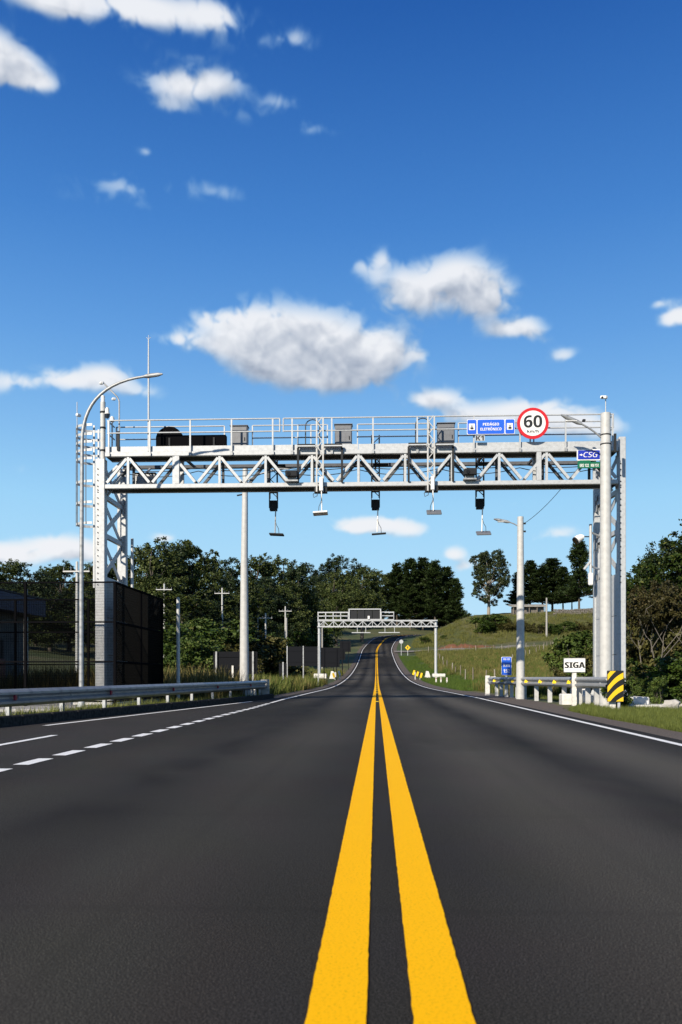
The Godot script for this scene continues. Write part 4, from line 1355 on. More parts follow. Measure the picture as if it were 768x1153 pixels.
# ---------------------------------------------------------------- the second gantry
func make_far_gantry() -> void:
	var d := 104.0
	var h := road_h(d)
	var z := -d
	var g := thing("far_gantry", "smaller pale steel gantry over the road in the distance", "gantry", Vector3(0.1, h, z))
	var s: Material = M.galvanised
	var x0 := -7.07
	var x1 := 7.27
	for x in [x0, x1]:
		var m := MB.new()
		m.tube([Vector3(x, h, z), Vector3(x, 7.85, z)], 0.17, 12)
		var p := part(g, "post", m, s)
		for y in [h + 0.55, 4.0, 6.2]:
			m = MB.new()
			m.tube([Vector3(x, y, z), Vector3(x, y + 0.07, z)], 0.22, 12)
			part(p, "flange", m, s)
		m = MB.new()
		m.cbox(Vector3(x + (0.35 if x > 0 else 0.15), h + 0.22, z), Vector3(1.55, 0.62, 1.3), 0.04)
		part(g, "footing", m, M.white_concrete)
	for zz in [z + 0.35, z - 0.35]:
		for y in [7.08, 7.80]:
			var m := MB.new()
			m.box(Vector3((x0 + x1) / 2, y, zz), Vector3(x1 - x0 + 0.4, 0.14, 0.12))
			part(g, "chord", m, s)
		var n := 24
		var st := (x1 - x0) / n
		for k in n:
			var a := Vector3(x0 + k * st, 7.14 if k % 2 == 0 else 7.74, zz)
			var b := Vector3(x0 + (k + 1) * st, 7.74 if k % 2 == 0 else 7.14, zz)
			var m := MB.new()
			m.beam(a, b, 0.09, 0.07)
			part(g, "diagonal", m, s)
			if k % 2 == 1:
				m = MB.new()
				m.beam(Vector3(a.x, 7.15, zz), Vector3(a.x, 7.73, zz), 0.07, 0.06)
				part(g, "vertical", m, s)
	# walkways with railings
	for q in [[-7.25, -3.45], [0.55, 2.15]]:
		var m := MB.new()
		m.box(Vector3((q[0] + q[1]) / 2, 7.915, z), Vector3(q[1] - q[0], 0.09, 0.9))
		part(g, "walkway", m, s)
		for zz in [z + 0.45, z - 0.45]:
			for y in [8.4, 8.85]:
				m = MB.new()
				m.box(Vector3((q[0] + q[1]) / 2, y, zz), Vector3(q[1] - q[0], 0.07, 0.05))
				part(g, "rail", m, s)
			var cnt := int((q[1] - q[0]) / 0.8)
			for k in cnt + 1:
				m = MB.new()
				m.beam(Vector3(lerpf(q[0] + 0.04, q[1] - 0.04, k / float(cnt)), 7.96, zz), Vector3(lerpf(q[0] + 0.04, q[1] - 0.04, k / float(cnt)), 8.815, zz), 0.06, 0.05)
				part(g, "railing_post", m, s)
	# framed display seen from behind
	for q in [[Vector3(-3.36, 8.55, z + 0.3), Vector3(0.16, 1.42, 0.3)], [Vector3(0.5, 8.55, z + 0.3), Vector3(0.16, 1.42, 0.3)], [Vector3(-1.43, 9.2, z + 0.3), Vector3(3.70, 0.14, 0.28)], [Vector3(-1.43, 7.93, z + 0.3), Vector3(3.70, 0.14, 0.28)]]:
		var m := MB.new()
		m.cbox(q[0], q[1], 0.02)
		part(g, "frame_bar", m, s)
	for k in 4:
		var m := MB.new()
		m.cbox(Vector3(-2.82 + 0.925 * k, 8.565, z + 0.22), Vector3(0.88, 1.1, 0.1), 0.02)
		part(g, "display_panel", m, M.cabinet_grey if k == 9 else M.dark_steel)
	for q in [[-3.05, -0.75], [0.25, 2.85]]:
		var m := MB.new()
		m.box(Vector3((q[0] + q[1]) / 2, 6.33, z + 0.35), Vector3(q[1] - q[0], 0.1, 0.14))
		part(g, "sensor_bar", m, s)
		for x in [lerpf(q[0], q[1], 0.3), lerpf(q[0], q[1], 0.75)]:
			m = MB.new()
			m.beam(Vector3(x, 6.38, z + 0.35), Vector3(x, 7.01, z + 0.35), 0.06, 0.05)
			part(g, "hanger", m, s)
	var m3 := MB.new()
	m3.cbox(Vector3(-0.95, 8.16, z + 0.5), Vector3(0.26, 0.42, 0.12), 0.03)
	part(g, "control_box", m3, M.white_plastic)
	# wedge blocks and striped boards before the footings
	for q in [[-5.35, "white concrete wedge before the left post of the far gantry"], [6.15, "white concrete wedge before the right post of the far gantry"]]:
		var w := thing("concrete_wedge", q[1], "barrier", Vector3(q[0], h, z + 1.6), "concrete wedges at the far gantry")
		var m := MB.new()
		m.plate(PackedVector2Array([Vector2(-0.38, -0.1), Vector2(0.38, -0.1), Vector2(0.3, 0.35), Vector2(0.12, 0.82), Vector2(-0.16, 0.85), Vector2(-0.24, 0.4)]), 0.7, Transform3D(Basis(), Vector3(q[0], h, z + 1.9)))
		part(w, "block", m, M.white_concrete)
	for q in [[-4.55, "yellow striped hazard board on the left verge at the far gantry", -1.0], [4.75, "yellow striped hazard board on the right verge at the far gantry", 1.0]]:
		var dd := 98.0
		var y := road_h(dd)
		var w := thing("striped_barrier", q[1], "barrier", Vector3(q[0], y, -dd), "hazard boards at the far gantry")
		var bs := Basis(Vector3.UP, -0.5 * q[2]) * Basis(Vector3.BACK, -0.32 * q[2])
		for k in 5:
			var m := MB.new()
			m.box(Vector3(q[0], y + 0.65, -dd) + bs * Vector3(-0.5 + 0.25 * k, 0, 0), Vector3(0.247, 0.55, 0.05), bs)
			part(w, "stripe", m, M.sign_yellow if k % 2 == 0 else (M.sign_white if q[2] < 0 else M.sign_black))
		for k in 2:
			var m := MB.new()
			m.beam(Vector3(q[0] - 0.28 + 0.56 * k, y - 0.1, -dd - 0.06), Vector3(q[0] - 0.28 + 0.56 * k, y + 0.85, -dd - 0.06), 0.08, 0.08)
			part(w, "post", m, M.white_concrete)

# ---------------------------------------------------------------- poles
func cobra(at: Vector3, tip: Vector3, parent: Node, r := 0.03) -> void:
	var m := MB.new()
	var mid := at.lerp(tip, 0.45) + Vector3(0, absf(tip.x - at.x) * 0.12, 0)
	var p := []
	for k in 9:
		var t := k / 8.0
		p.append(at.lerp(mid, t).lerp(mid.lerp(tip, t), t))
	m.tube(p, r, 8)
	part(parent, "arm", m, M.galvanised_dull)
	m = MB.new()
	var dir := (tip - mid).normalized()
	m.tube([tip - dir * 0.06, tip + dir * 0.05, tip + dir * 0.4, tip + dir * 0.55], [0.035, 0.06, 0.055, 0.02], 10)
	var lum := part(parent, "lamp_head", m, M.galvanised_dull)
	m = MB.new()
	m.box(tip + dir * 0.25 - Vector3(0, 0.052, 0), Vector3(0.3, 0.015, 0.09))
	part(lum, "lens", m, M.white_plastic)

func make_poles() -> void:
	var lx := 6.15
	var lz := -22.95
	var lamp := thing("street_lamp", "thick white lamp post standing before the right gantry tower", "street lamp", Vector3(lx, 0, lz))
	var m := MB.new()
	m.tube([Vector3(lx, -0.1, lz), Vector3(lx, 3.5, lz), Vector3(lx, 7.9, lz)], [0.165, 0.15, 0.132], 20)
	part(lamp, "pole", m, M.pole_paint)
	for y in [7.05, 7.3]:
		m = MB.new()
		m.tube([Vector3(lx, y, lz), Vector3(lx, y + 0.03, lz)], 0.145, 16)
		part(lamp, "clamp_band", m, M.dark_steel)
	cobra(Vector3(lx - 0.13, 7.25, lz + 0.02), Vector3(lx - 0.72, 7.62, lz + 0.1), lamp, 0.025)
	m = MB.new()
	m.cbox(Vector3(lx - 0.6, 7.69, lz + 0.09), Vector3(0.08, 0.06, 0.08), 0.01)
	part(lamp, "photocell", m, M.dark_steel)
	m = MB.new()
	m.box(Vector3(lx + 0.25, 7.1, lz), Vector3(0.06, 0.5, 0.06))
	part(lamp, "wiring_box", m, M.dark_steel)
	# curved lamp left
	lamp = thing("curved_street_lamp", "slender grey lamp post with a long curved arm before the left tower", "street lamp", Vector3(-7.62, 0, -21.5))
	m = MB.new()
	var p := [Vector3(-7.62, 0.0, -21.5), Vector3(-7.62, 3.0, -21.5), Vector3(-7.60, 6.9, -21.5)]
	var r := [0.065, 0.058, 0.048]
	for k in 13:
		var t := (k + 1) / 13.0
		var a := Vector3(-7.60, 6.9, -21.5)
		var b := Vector3(-7.58, 8.38, -21.5)
		var c := Vector3(-5.95, 8.56, -21.5)
		p.append(a.lerp(b, t).lerp(b.lerp(c, t), t))
		r.append(lerpf(0.048, 0.032, t))
	m.tube(p, r, 10)
	part(lamp, "pole", m, M.galvanised_dull)
	m = MB.new()
	m.tube([Vector3(-6.0, 8.555, -21.5), Vector3(-5.9, 8.565, -21.5), Vector3(-5.62, 8.60, -21.5), Vector3(-5.5, 8.615, -21.5)], [0.03, 0.055, 0.05, 0.02], 10)
	part(lamp, "lamp_head", m, M.galvanised_dull)
	m = MB.new()
	m.box(Vector3(-7.62, 0.02, -21.5), Vector3(0.32, 0.04, 0.32))
	m.tube([Vector3(-7.62, 0.04, -21.5), Vector3(-7.62, 0.22, -21.5)], [0.12, 0.07], 10)
	part(lamp, "base_flange", m, M.galvanised)
	# tall pole behind the gantry
	lamp = thing("tall_street_lamp", "tall tapering white post behind the gantry left of centre", "street lamp", Vector3(-5.04, 0, -32))
	m = MB.new()
	m.tube([Vector3(-5.04, -0.1, -32), Vector3(-5.04, 5, -32), Vector3(-5.0, 8.9, -32)], [0.185, 0.14, 0.10], 18)
	part(lamp, "pole", m, M.pole_paint)
	cobra(Vector3(-4.95, 8.3, -32), Vector3(-3.7, 8.75, -32), lamp)
	m = MB.new()
	for k in 2:
		m.tube([Vector3(-5.32, 7.75 + 0.25 * k, -32), Vector3(-5.02, 7.8 + 0.25 * k, -32)], 0.03, 6)
	part(lamp, "insulator", m, M.dark_steel)
	# pole on the right behind the gantry
	lamp = thing("slim_street_lamp", "slim white lamp post rising behind the blue kilometre plate", "street lamp", Vector3(5.41, 0, -32))
	m = MB.new()
	m.tube([Vector3(5.41, -0.1, -32), Vector3(5.41, 3.5, -32), Vector3(5.41, 6.85, -32)], [0.165, 0.14, 0.115], 18)
	part(lamp, "pole", m, M.pole_paint)
	cobra(Vector3(5.32, 6.5, -32), Vector3(4.95, 6.66, -32), lamp, 0.022)
	for y in [6.3, 6.6]:
		m = MB.new()
		m.box(Vector3(5.56, y, -32), Vector3(0.10, 0.06, 0.06))
		part(lamp, "bracket", m, M.dark_steel)
	var wire := thing("overhead_wire", "thin dark wire sagging from the slim lamp post up to the gantry", "wire", Vector3(5.5, 6.6, -32))
	m = MB.new()
	p = []
	for k in 17:
		var t := k / 16.0
		p.append(Vector3(5.55, 6.6, -32).lerp(Vector3(5.9, 6.9, -26.0), t) - Vector3(0, 0.35 * 4 * t * (1 - t) * 0.35, 0))
	m.tube(p, 0.009, 6)
	part(wire, "strand", m, M.wire)
	# white marker post and utility poles
	var po := thing("white_post", "plain white post standing alone right of the black cage", "post", Vector3(-6.4, 0, -27))
	m = MB.new()
	m.tube([Vector3(-6.4, -0.05, -27), Vector3(-6.4, 3.35, -27)], [0.062, 0.055], 10)
	part(po, "shaft", m, M.pole_paint)
	m = MB.new()
	m.tube([Vector3(-6.4, 3.35, -27), Vector3(-6.4, 3.40, -27)], [0.06, 0.03], 10)
	part(po, "cap", m, M.galvanised_dull)
	var ups := [
		[-22.3, 62.0, 9.45, 1, "white utility pole with a crossarm seen through the cage left of the tower"],
		[-26.65, 105.0, 12.6, 1, "white utility pole with a crossarm right of the black cage"],
		[-20.8, 113.0, 12.9, 1, "white utility pole with a crossarm above the bushes left of the tall lamp post"],
		[-18.4, 130.0, 12.0, 0, "thin pole with a short arm just right of the tall lamp post"],
		[-16.5, 125.0, 10.4, 1, "utility pole with a crossarm right of the tall lamp post"],
		[-14.2, 131.0, 11.9, 1, "utility pole with a crossarm left of the far gantry"],
		[-12.3, 115.0, 9.0, 2, "bare thin pole before the wood left of the far gantry"],
		[-8.5, 132.0, 9.3, 2, "bare thin pole directly behind the left post of the far gantry"],
		[44.3, 222.0, 21.6, 2, "pale thin pole in the meadow before the hilltop shed"],
		[-19.0, 45.0, 5.6, 2, "short pale stub of a pole above the dark building"]]
	for u in ups:
		var g := ground_h(u[0], u[1])
		var o := thing("utility_pole", u[4], "utility pole", Vector3(u[0], g, -u[1]), "utility poles")
		m = MB.new()
		m.tube([Vector3(u[0], g - 0.3, -u[1]), Vector3(u[0], u[2], -u[1])], [0.15, 0.10] if u[1] < 200 else [0.28, 0.2], 10)
		part(o, "pole", m, M.pole_paint if u[3] < 2 else M.concrete)
		if u[3] == 1:
			m = MB.new()
			m.box(Vector3(u[0], u[2] - 0.75, -u[1] + 0.16), Vector3(2.0, 0.10, 0.08))
			part(o, "crossarm", m, M.pole_paint)
			for k in [-0.95, -0.4, 0.4, 0.95]:
				m = MB.new()
				m.tube([Vector3(u[0] + k, u[2] - 0.68, -u[1] + 0.16), Vector3(u[0] + k, u[2] - 0.45, -u[1] + 0.16)], [0.045, 0.03], 6)
				part(o, "insulator", m, M.cabinet_grey)
		elif u[3] == 0:
			m = MB.new()
			m.box(Vector3(u[0] + 0.45, u[2] - 0.3, -u[1] + 0.14), Vector3(1.0, 0.12, 0.08))
			part(o, "crossarm", m, M.pole_paint)

# ---------------------------------------------------------------- guard rails
func w_beam(parent: Node, pts: Array, top: Callable, mt: Material, facing: float) -> void:
	# corrugated sheet swept along pts in lengths of one bay each; facing -1 turns the face to -x, 1 to +x
	var prof := [[0.0, -0.31], [0.03, -0.29], [0.078, -0.255], [0.08, -0.215], [0.006, -0.17], [0.006, -0.14], [0.08, -0.095], [0.078, -0.055], [0.03, -0.02], [0.0, 0.0]]
	for k in pts.size() - 1:
		var m := MB.new()
		var a: Vector2 = pts[k]
		var b: Vector2 = pts[k + 1]
		var ya: float = top.call(a.y)
		var yb: float = top.call(b.y)
		for back in [0, 1]:
			for i in prof.size() - 1:
				var q := []
				for e in [[a, ya, prof[i]], [b, yb, prof[i]], [b, yb, prof[i + 1]], [a, ya, prof[i + 1]]]:
					var o: float = e[2][0] - (0.006 if back else 0.0)
					q.append(Vector3(e[0].x + facing * o, e[1] + e[2][1], -e[0].y))
				if (back == 0) == (facing < 0):
					q.reverse()
				m.quad(q[0], q[1], q[2], q[3])
		part(parent, "rail_panel", m, mt)

func make_guardrails() -> void:
	var left := thing("guardrail", "grey corrugated guardrail along the left side bay", "guardrail", Vector3(-6, 0, -18))
	var gx := func(d: float) -> float: return -6.42 + 0.116 * (d - 14.1)
	var top := func(d: float) -> float: return lerpf(0.60, 0.69, clampf((d - 14.0) / 18.0, 0, 1))
	var pts := []
	var d := 1.4
	while d < 32.5:
		pts.append(Vector2(gx.call(d), d))
		d += 1.0
	w_beam(left, pts, top, M.rail_steel, 1.0)
	d = 3.0
	var k := 0
	while d < 32.5:
		var x: float = gx.call(d)
		var t: float = top.call(d)
		var m := MB.new()
		m.box(Vector3(x - 0.20, t / 2 - 0.12, -d), Vector3(0.008, t + 0.16, 0.11))
		m.box(Vector3(x - 0.165, t / 2 - 0.12, -d + 0.051), Vector3(0.06, t + 0.16, 0.008))
		m.box(Vector3(x - 0.165, t / 2 - 0.12, -d - 0.051), Vector3(0.06, t + 0.16, 0.008))
		part(left, "post", m, M.galvanised)
		m = MB.new()
		m.box(Vector3(x - 0.075, t - 0.155, -d), Vector3(0.13, 0.2, 0.09))
		part(left, "spacer", m, M.rail_steel)
		if k % 2 == 0:
			m = MB.new()
			m.cbox(Vector3(x + 0.04, t - 0.155, -d + 0.2), Vector3(0.05, 0.09, 0.07), 0.01)
			part(left, "reflector", m, M.reflector_red)
		m = MB.new()
		m.tube([Vector3(x + 0.005, t - 0.155, -d), Vector3(x + 0.028, t - 0.155, -d)], 0.02, 8)
		part(left, "bolt", m, M.galvanised_dull)
		d += 1.95
		k += 1
	var e := MB.new()
	var ex: float = gx.call(32.4)
	e.cbox(Vector3(ex - 0.02, 0.42, -32.55), Vector3(0.34, 0.62, 0.07), 0.02)
	part(left, "end_shoe", e, M.rail_steel)
	for q in [0.0, 0.32, 0.62]:
		e = MB.new()
		e.box(Vector3(ex - 0.35 - q * 0.2, 0.28, -32.1 + q), Vector3(0.1, 0.75, 0.1))
		part(left, "post", e, M.white_concrete)

	var right := thing("striped_guardrail", "guardrail with yellow reflectors along the right edge beneath the lamp posts", "guardrail", Vector3(5.6, 0, -30))
	gx = func(dd: float) -> float: return 6.05 - 0.0605 * (dd - 22.3)
	top = func(_dd: float) -> float: return 0.82
	pts = []
	d = 22.3
	while d < 38.4:
		pts.append(Vector2(gx.call(d), d))
		d += 1.0
	w_beam(right, pts, top, M.galvanised_dull, -1.0)
	for dd in [22.9, 23.7, 24.5, 25.3, 26.9, 28.6, 30.4, 32.2, 33.4, 34.4, 35.4, 36.4, 37.4]:
		var x: float = gx.call(dd)
		var m := MB.new()
		m.box(Vector3(x + 0.21, 0.26, -dd), Vector3(0.008, 0.98, 0.08))
		m.box(Vector3(x + 0.145, 0.26, -dd + 0.036), Vector3(0.122, 0.98, 0.008))
		m.box(Vector3(x + 0.08, 0.26, -dd), Vector3(0.008, 0.98, 0.08))
		part(right, "post", m, M.pole_paint)
		m = MB.new()
		m.box(Vector3(x + 0.04, 0.66, -dd), Vector3(0.07, 0.2, 0.07))
		part(right, "spacer", m, M.rail_steel)
	for dd in [25.6, 27.2, 29.0, 31.0, 33.2, 35.2, 36.8]:
		var x: float = gx.call(dd)
		var m := MB.new()
		m.plate(PackedVector2Array([Vector2(-0.055, -0.05), Vector2(0.04, -0.05), Vector2(0.075, 0.0), Vector2(0.03, 0.03), Vector2(-0.01, 0.065), Vector2(-0.04, 0.02)]), 0.03, Transform3D(Basis(), Vector3(x - 0.09, 0.665, -dd)))
		part(right, "reflector", m, M.reflector_yellow)
	e = MB.new()
	e.cbox(Vector3(6.09, 0.34, -22.1), Vector3(0.17, 0.96, 0.14), 0.02)
	part(right, "end_post", e, M.white_concrete)
	e = MB.new()
	e.cbox(Vector3(5.03, 0.42, -38.5), Vector3(0.2, 0.95, 0.2), 0.02)
	e.cbox(Vector3(5.22, 0.72, -38.55), Vector3(0.40, 0.26, 0.12), 0.02)
	part(right, "end_post", e, M.white_concrete)
	# hazard marker at the near end: board cut into slanted stripes
	var hz := thing("hazard_marker", "yellow and black diagonally striped marker at the end of the right guardrail", "sign", Vector3(6.1, 0.18, -21.9))
	var bo := MB.new()
	bo.box(Vector3(6.12, 0.58, -21.92), Vector3(0.42, 0.80, 0.02))
	part(hz, "board", bo, M.sign_black)
	var clip := PackedVector2Array([Vector2(-0.2, -0.39), Vector2(0.2, -0.39), Vector2(0.2, 0.39), Vector2(-0.2, 0.39)])
	for j in 5:
		var y := -0.78 + 0.31 * j
		var st := PackedVector2Array()
		for q in 7:
			var t := q / 6.0
			st.append(Vector2(-0.2 + 0.4 * t, y + 0.36 * t + 0.05 * sin(PI * t)))
		for q in 7:
			var t := 1.0 - q / 6.0
			st.append(Vector2(-0.2 + 0.4 * t, y + 0.15 + 0.36 * t + 0.05 * sin(PI * t)))
		for piece in Geometry2D.intersect_polygons(st, clip):
			var m := MB.new()
			m.plate(piece, 0.004, Transform3D(Basis(), Vector3(6.12, 0.58, -21.905)))
			part(hz, "stripe", m, M.sign_yellow)
	bo = MB.new()
	bo.box(Vector3(6.22, 0.35, -21.97), Vector3(0.06, 0.9, 0.05))
	part(hz, "post", bo, M.galvanised)

# ---------------------------------------------------------------- cage, building and yard left
func make_left_side() -> void:
	# wire mesh panel shared by all bays
	var pw := 2.30
	var ph := 1.02
	var m := MB.new()
	var nv := int(pw / 0.0135)
	for k in nv + 1:
		var x := -pw / 2 + pw * k / nv
		for q in [0, 1, 2]:
			var a: float = TAU * q / 3.0 + 0.5
			var b: float = TAU * (q + 1) / 3.0 + 0.5
			var pa := Vector3(x + 0.0024 * cos(a), 0, 0.0024 * sin(a))
			var pb := Vector3(x + 0.0024 * cos(b), 0, 0.0024 * sin(b))
			m.quad(pb - Vector3(0, ph / 2, 0), pa - Vector3(0, ph / 2, 0), pa + Vector3(0, ph / 2, 0), pb + Vector3(0, ph / 2, 0))
	for k in 15:
		m.box(Vector3(0, -ph / 2 + ph * k / 14.0, 0.005), Vector3(pw, 0.004, 0.004))
	var panel := m.mesh()
	var fence := thing("mesh_cage", "tall black wire mesh cage around the foot of the left tower", "fence", Vector3(-10, 0, -24.5))
	var zf := -22.0
	var zb := -26.9
	var runs := []
	for k in 4:
		runs.append([Vector3(-6.9 - 2.4 * k, 0, zf), Vector3(-9.3 - 2.4 * k, 0, zf)])
	for k in 2:
		runs.append([Vector3(-6.9, 0, zf - 2.45 * k), Vector3(-6.9, 0, zf - 2.45 * (k + 1))])
	for k in 4:
		runs.append([Vector3(-6.9 - 2.4 * k, 0, zb), Vector3(-9.3 - 2.4 * k, 0, zb)])
	for r in runs:
		var a: Vector3 = r[0]
		var b: Vector3 = r[1]
		var dir := (b - a).normalized()
		for j in 3:
			put(fence, "mesh_panel", panel, M.wire_black, (a + b) / 2 + Vector3(0, 0.18 + 0.53 + 1.05 * j, 0), Basis(dir, Vector3.UP, dir.cross(Vector3.UP)) * Basis.from_scale(Vector3((a.distance_to(b) - 0.06) / pw, 1, 1)))
		for j in 4:
			var rb := MB.new()
			rb.beam(a + Vector3(0, 0.17 + 1.05 * j, 0), b + Vector3(0, 0.17 + 1.05 * j, 0), 0.045, 0.04)
			part(fence, "rail", rb, M.black_paint)
	for p in [Vector3(-6.9, 0, zf), Vector3(-9.3, 0, zf), Vector3(-11.7, 0, zf), Vector3(-14.1, 0, zf), Vector3(-16.5, 0, zf), Vector3(-6.9, 0, zf - 2.45), Vector3(-6.9, 0, zb), Vector3(-9.3, 0, zb), Vector3(-11.7, 0, zb), Vector3(-14.1, 0, zb), Vector3(-16.5, 0, zb)]:
		m = MB.new()
		m.cbox(p + Vector3(0, 1.67, 0), Vector3(0.07, 3.34, 0.07), 0.006)
		part(fence, "post", m, M.black_paint)
	# cabinet inside the cage
	var cab := thing("power_cabinet", "tall black power cabinet inside the black cage behind the left tower", "cabinet", Vector3(-7.68, 0, -26.5))
	m = MB.new()
	m.cbox(Vector3(-7.68, 1.68, -26.5), Vector3(1.4, 3.0, 0.5), 0.02)
	part(cab, "housing", m, M.black_paint)
	m = MB.new()
	m.cbox(Vector3(-7.68, 1.7, -26.238), Vector3(1.25, 2.7, 0.02), 0.006)
	var dr := part(cab, "door", m, M.black_paint)
	m = MB.new()
	m.box(Vector3(-7.15, 1.4, -26.215), Vector3(0.03, 0.16, 0.03))
	part(dr, "handle", m, M.galvanised)
	m = MB.new()
	m.cbox(Vector3(-7.68, 0.1, -26.5), Vector3(1.5, 0.2, 0.6), 0.02)
	part(cab, "plinth", m, M.concrete)
	# yard slab
	var sl := MB.new()
	for i in 5:
		for j in 3:
			sl.cbox(Vector3(-8.2 - 2.0 * i, -0.02, -22.3 - 2.0 * j), Vector3(1.985, 0.12, 1.985), 0.01)
	var yard := Node3D.new()
	yard.name = "yard_slab"
	add_child(yard)
	yard.set_meta("kind", "structure")
	org = Vector3.ZERO
	var one := MB.new()
	one.cbox(Vector3.ZERO, Vector3(1.985, 0.12, 1.985), 0.01)
	var om := one.mesh()
	for i in 6:
		for j in 4:
			put(yard, "slab", om, M.concrete, Vector3(-7.95 - 2.0 * i, -0.015, -20.9 - 2.0 * j))
	# building
	var b := thing("service_building", "low dark building with a navy fascia at the left edge behind the cage", "building", Vector3(-17, 0, -27))
	m = MB.new()
	m.box(Vector3(-17.2, 1.65, -27.2), Vector3(7.2, 3.3, 9.6))
	part(b, "wall", m, M.plaster)
	m = MB.new()
	m.cbox(Vector3(-17.1, 3.5, -27.4), Vector3(8.2, 0.66, 10.6), 0.02)
	var roof := part(b, "roof", m, M.navy_paint)
	m = MB.new()
	m.box(Vector3(-17.1, 3.86, -27.4), Vector3(8.24, 0.06, 10.64))
	part(roof, "coping", m, M.dark_steel)
	m = MB.new()
	m.box(Vector3(-13.585, 1.1, -29.6), Vector3(0.05, 2.1, 0.95))
	var do := part(b, "door", m, M.dark_steel)
	m = MB.new()
	m.box(Vector3(-13.55, 1.05, -29.25), Vector3(0.05, 0.12, 0.04))
	part(do, "handle", m, M.galvanised)
	for q in [[-29.6, 2.2, 0.08, 1.1], [-29.1, 1.08, 2.2, 0.07], [-30.1, 1.08, 2.2, 0.07]]:
		m = MB.new()
		m.box(Vector3(-13.57, q[1], q[0]), Vector3(0.08, q[2], q[3]))
		part(do, "frame", m, M.plaster)
	var rb := thing("red_cabinet", "dull red box standing by the wall of the dark building", "cabinet", Vector3(-13.1, 0, -28.3))
	m = MB.new()
	m.cbox(Vector3(-13.1, 0.80, -28.3), Vector3(0.5, 1.3, 0.9), 0.02)
	part(rb, "housing", m, M.red_paint)
	m = MB.new()
	m.cbox(Vector3(-12.842, 0.82, -28.3), Vector3(0.02, 1.15, 0.8), 0.006)
	part(rb, "door", m, M.red_paint)
	m = MB.new()
	m.box(Vector3(-13.1, 0.10, -28.3), Vector3(0.55, 0.16, 0.95))
	part(rb, "plinth", m, M.concrete)

# ---------------------------------------------------------------- signs
func board(parent: Node, called: String, x: float, y: float, z: float, w: float, h: float, mt: Material, r := 0.03, thick := 0.02, ro := 0.0) -> MeshInstance3D:
	var m := MB.new()
	m.plate(round_rect(w, h, r), thick, Transform3D(Basis(Vector3.UP, ro), Vector3(x, y, z)))
	return part(parent, called, m, mt)

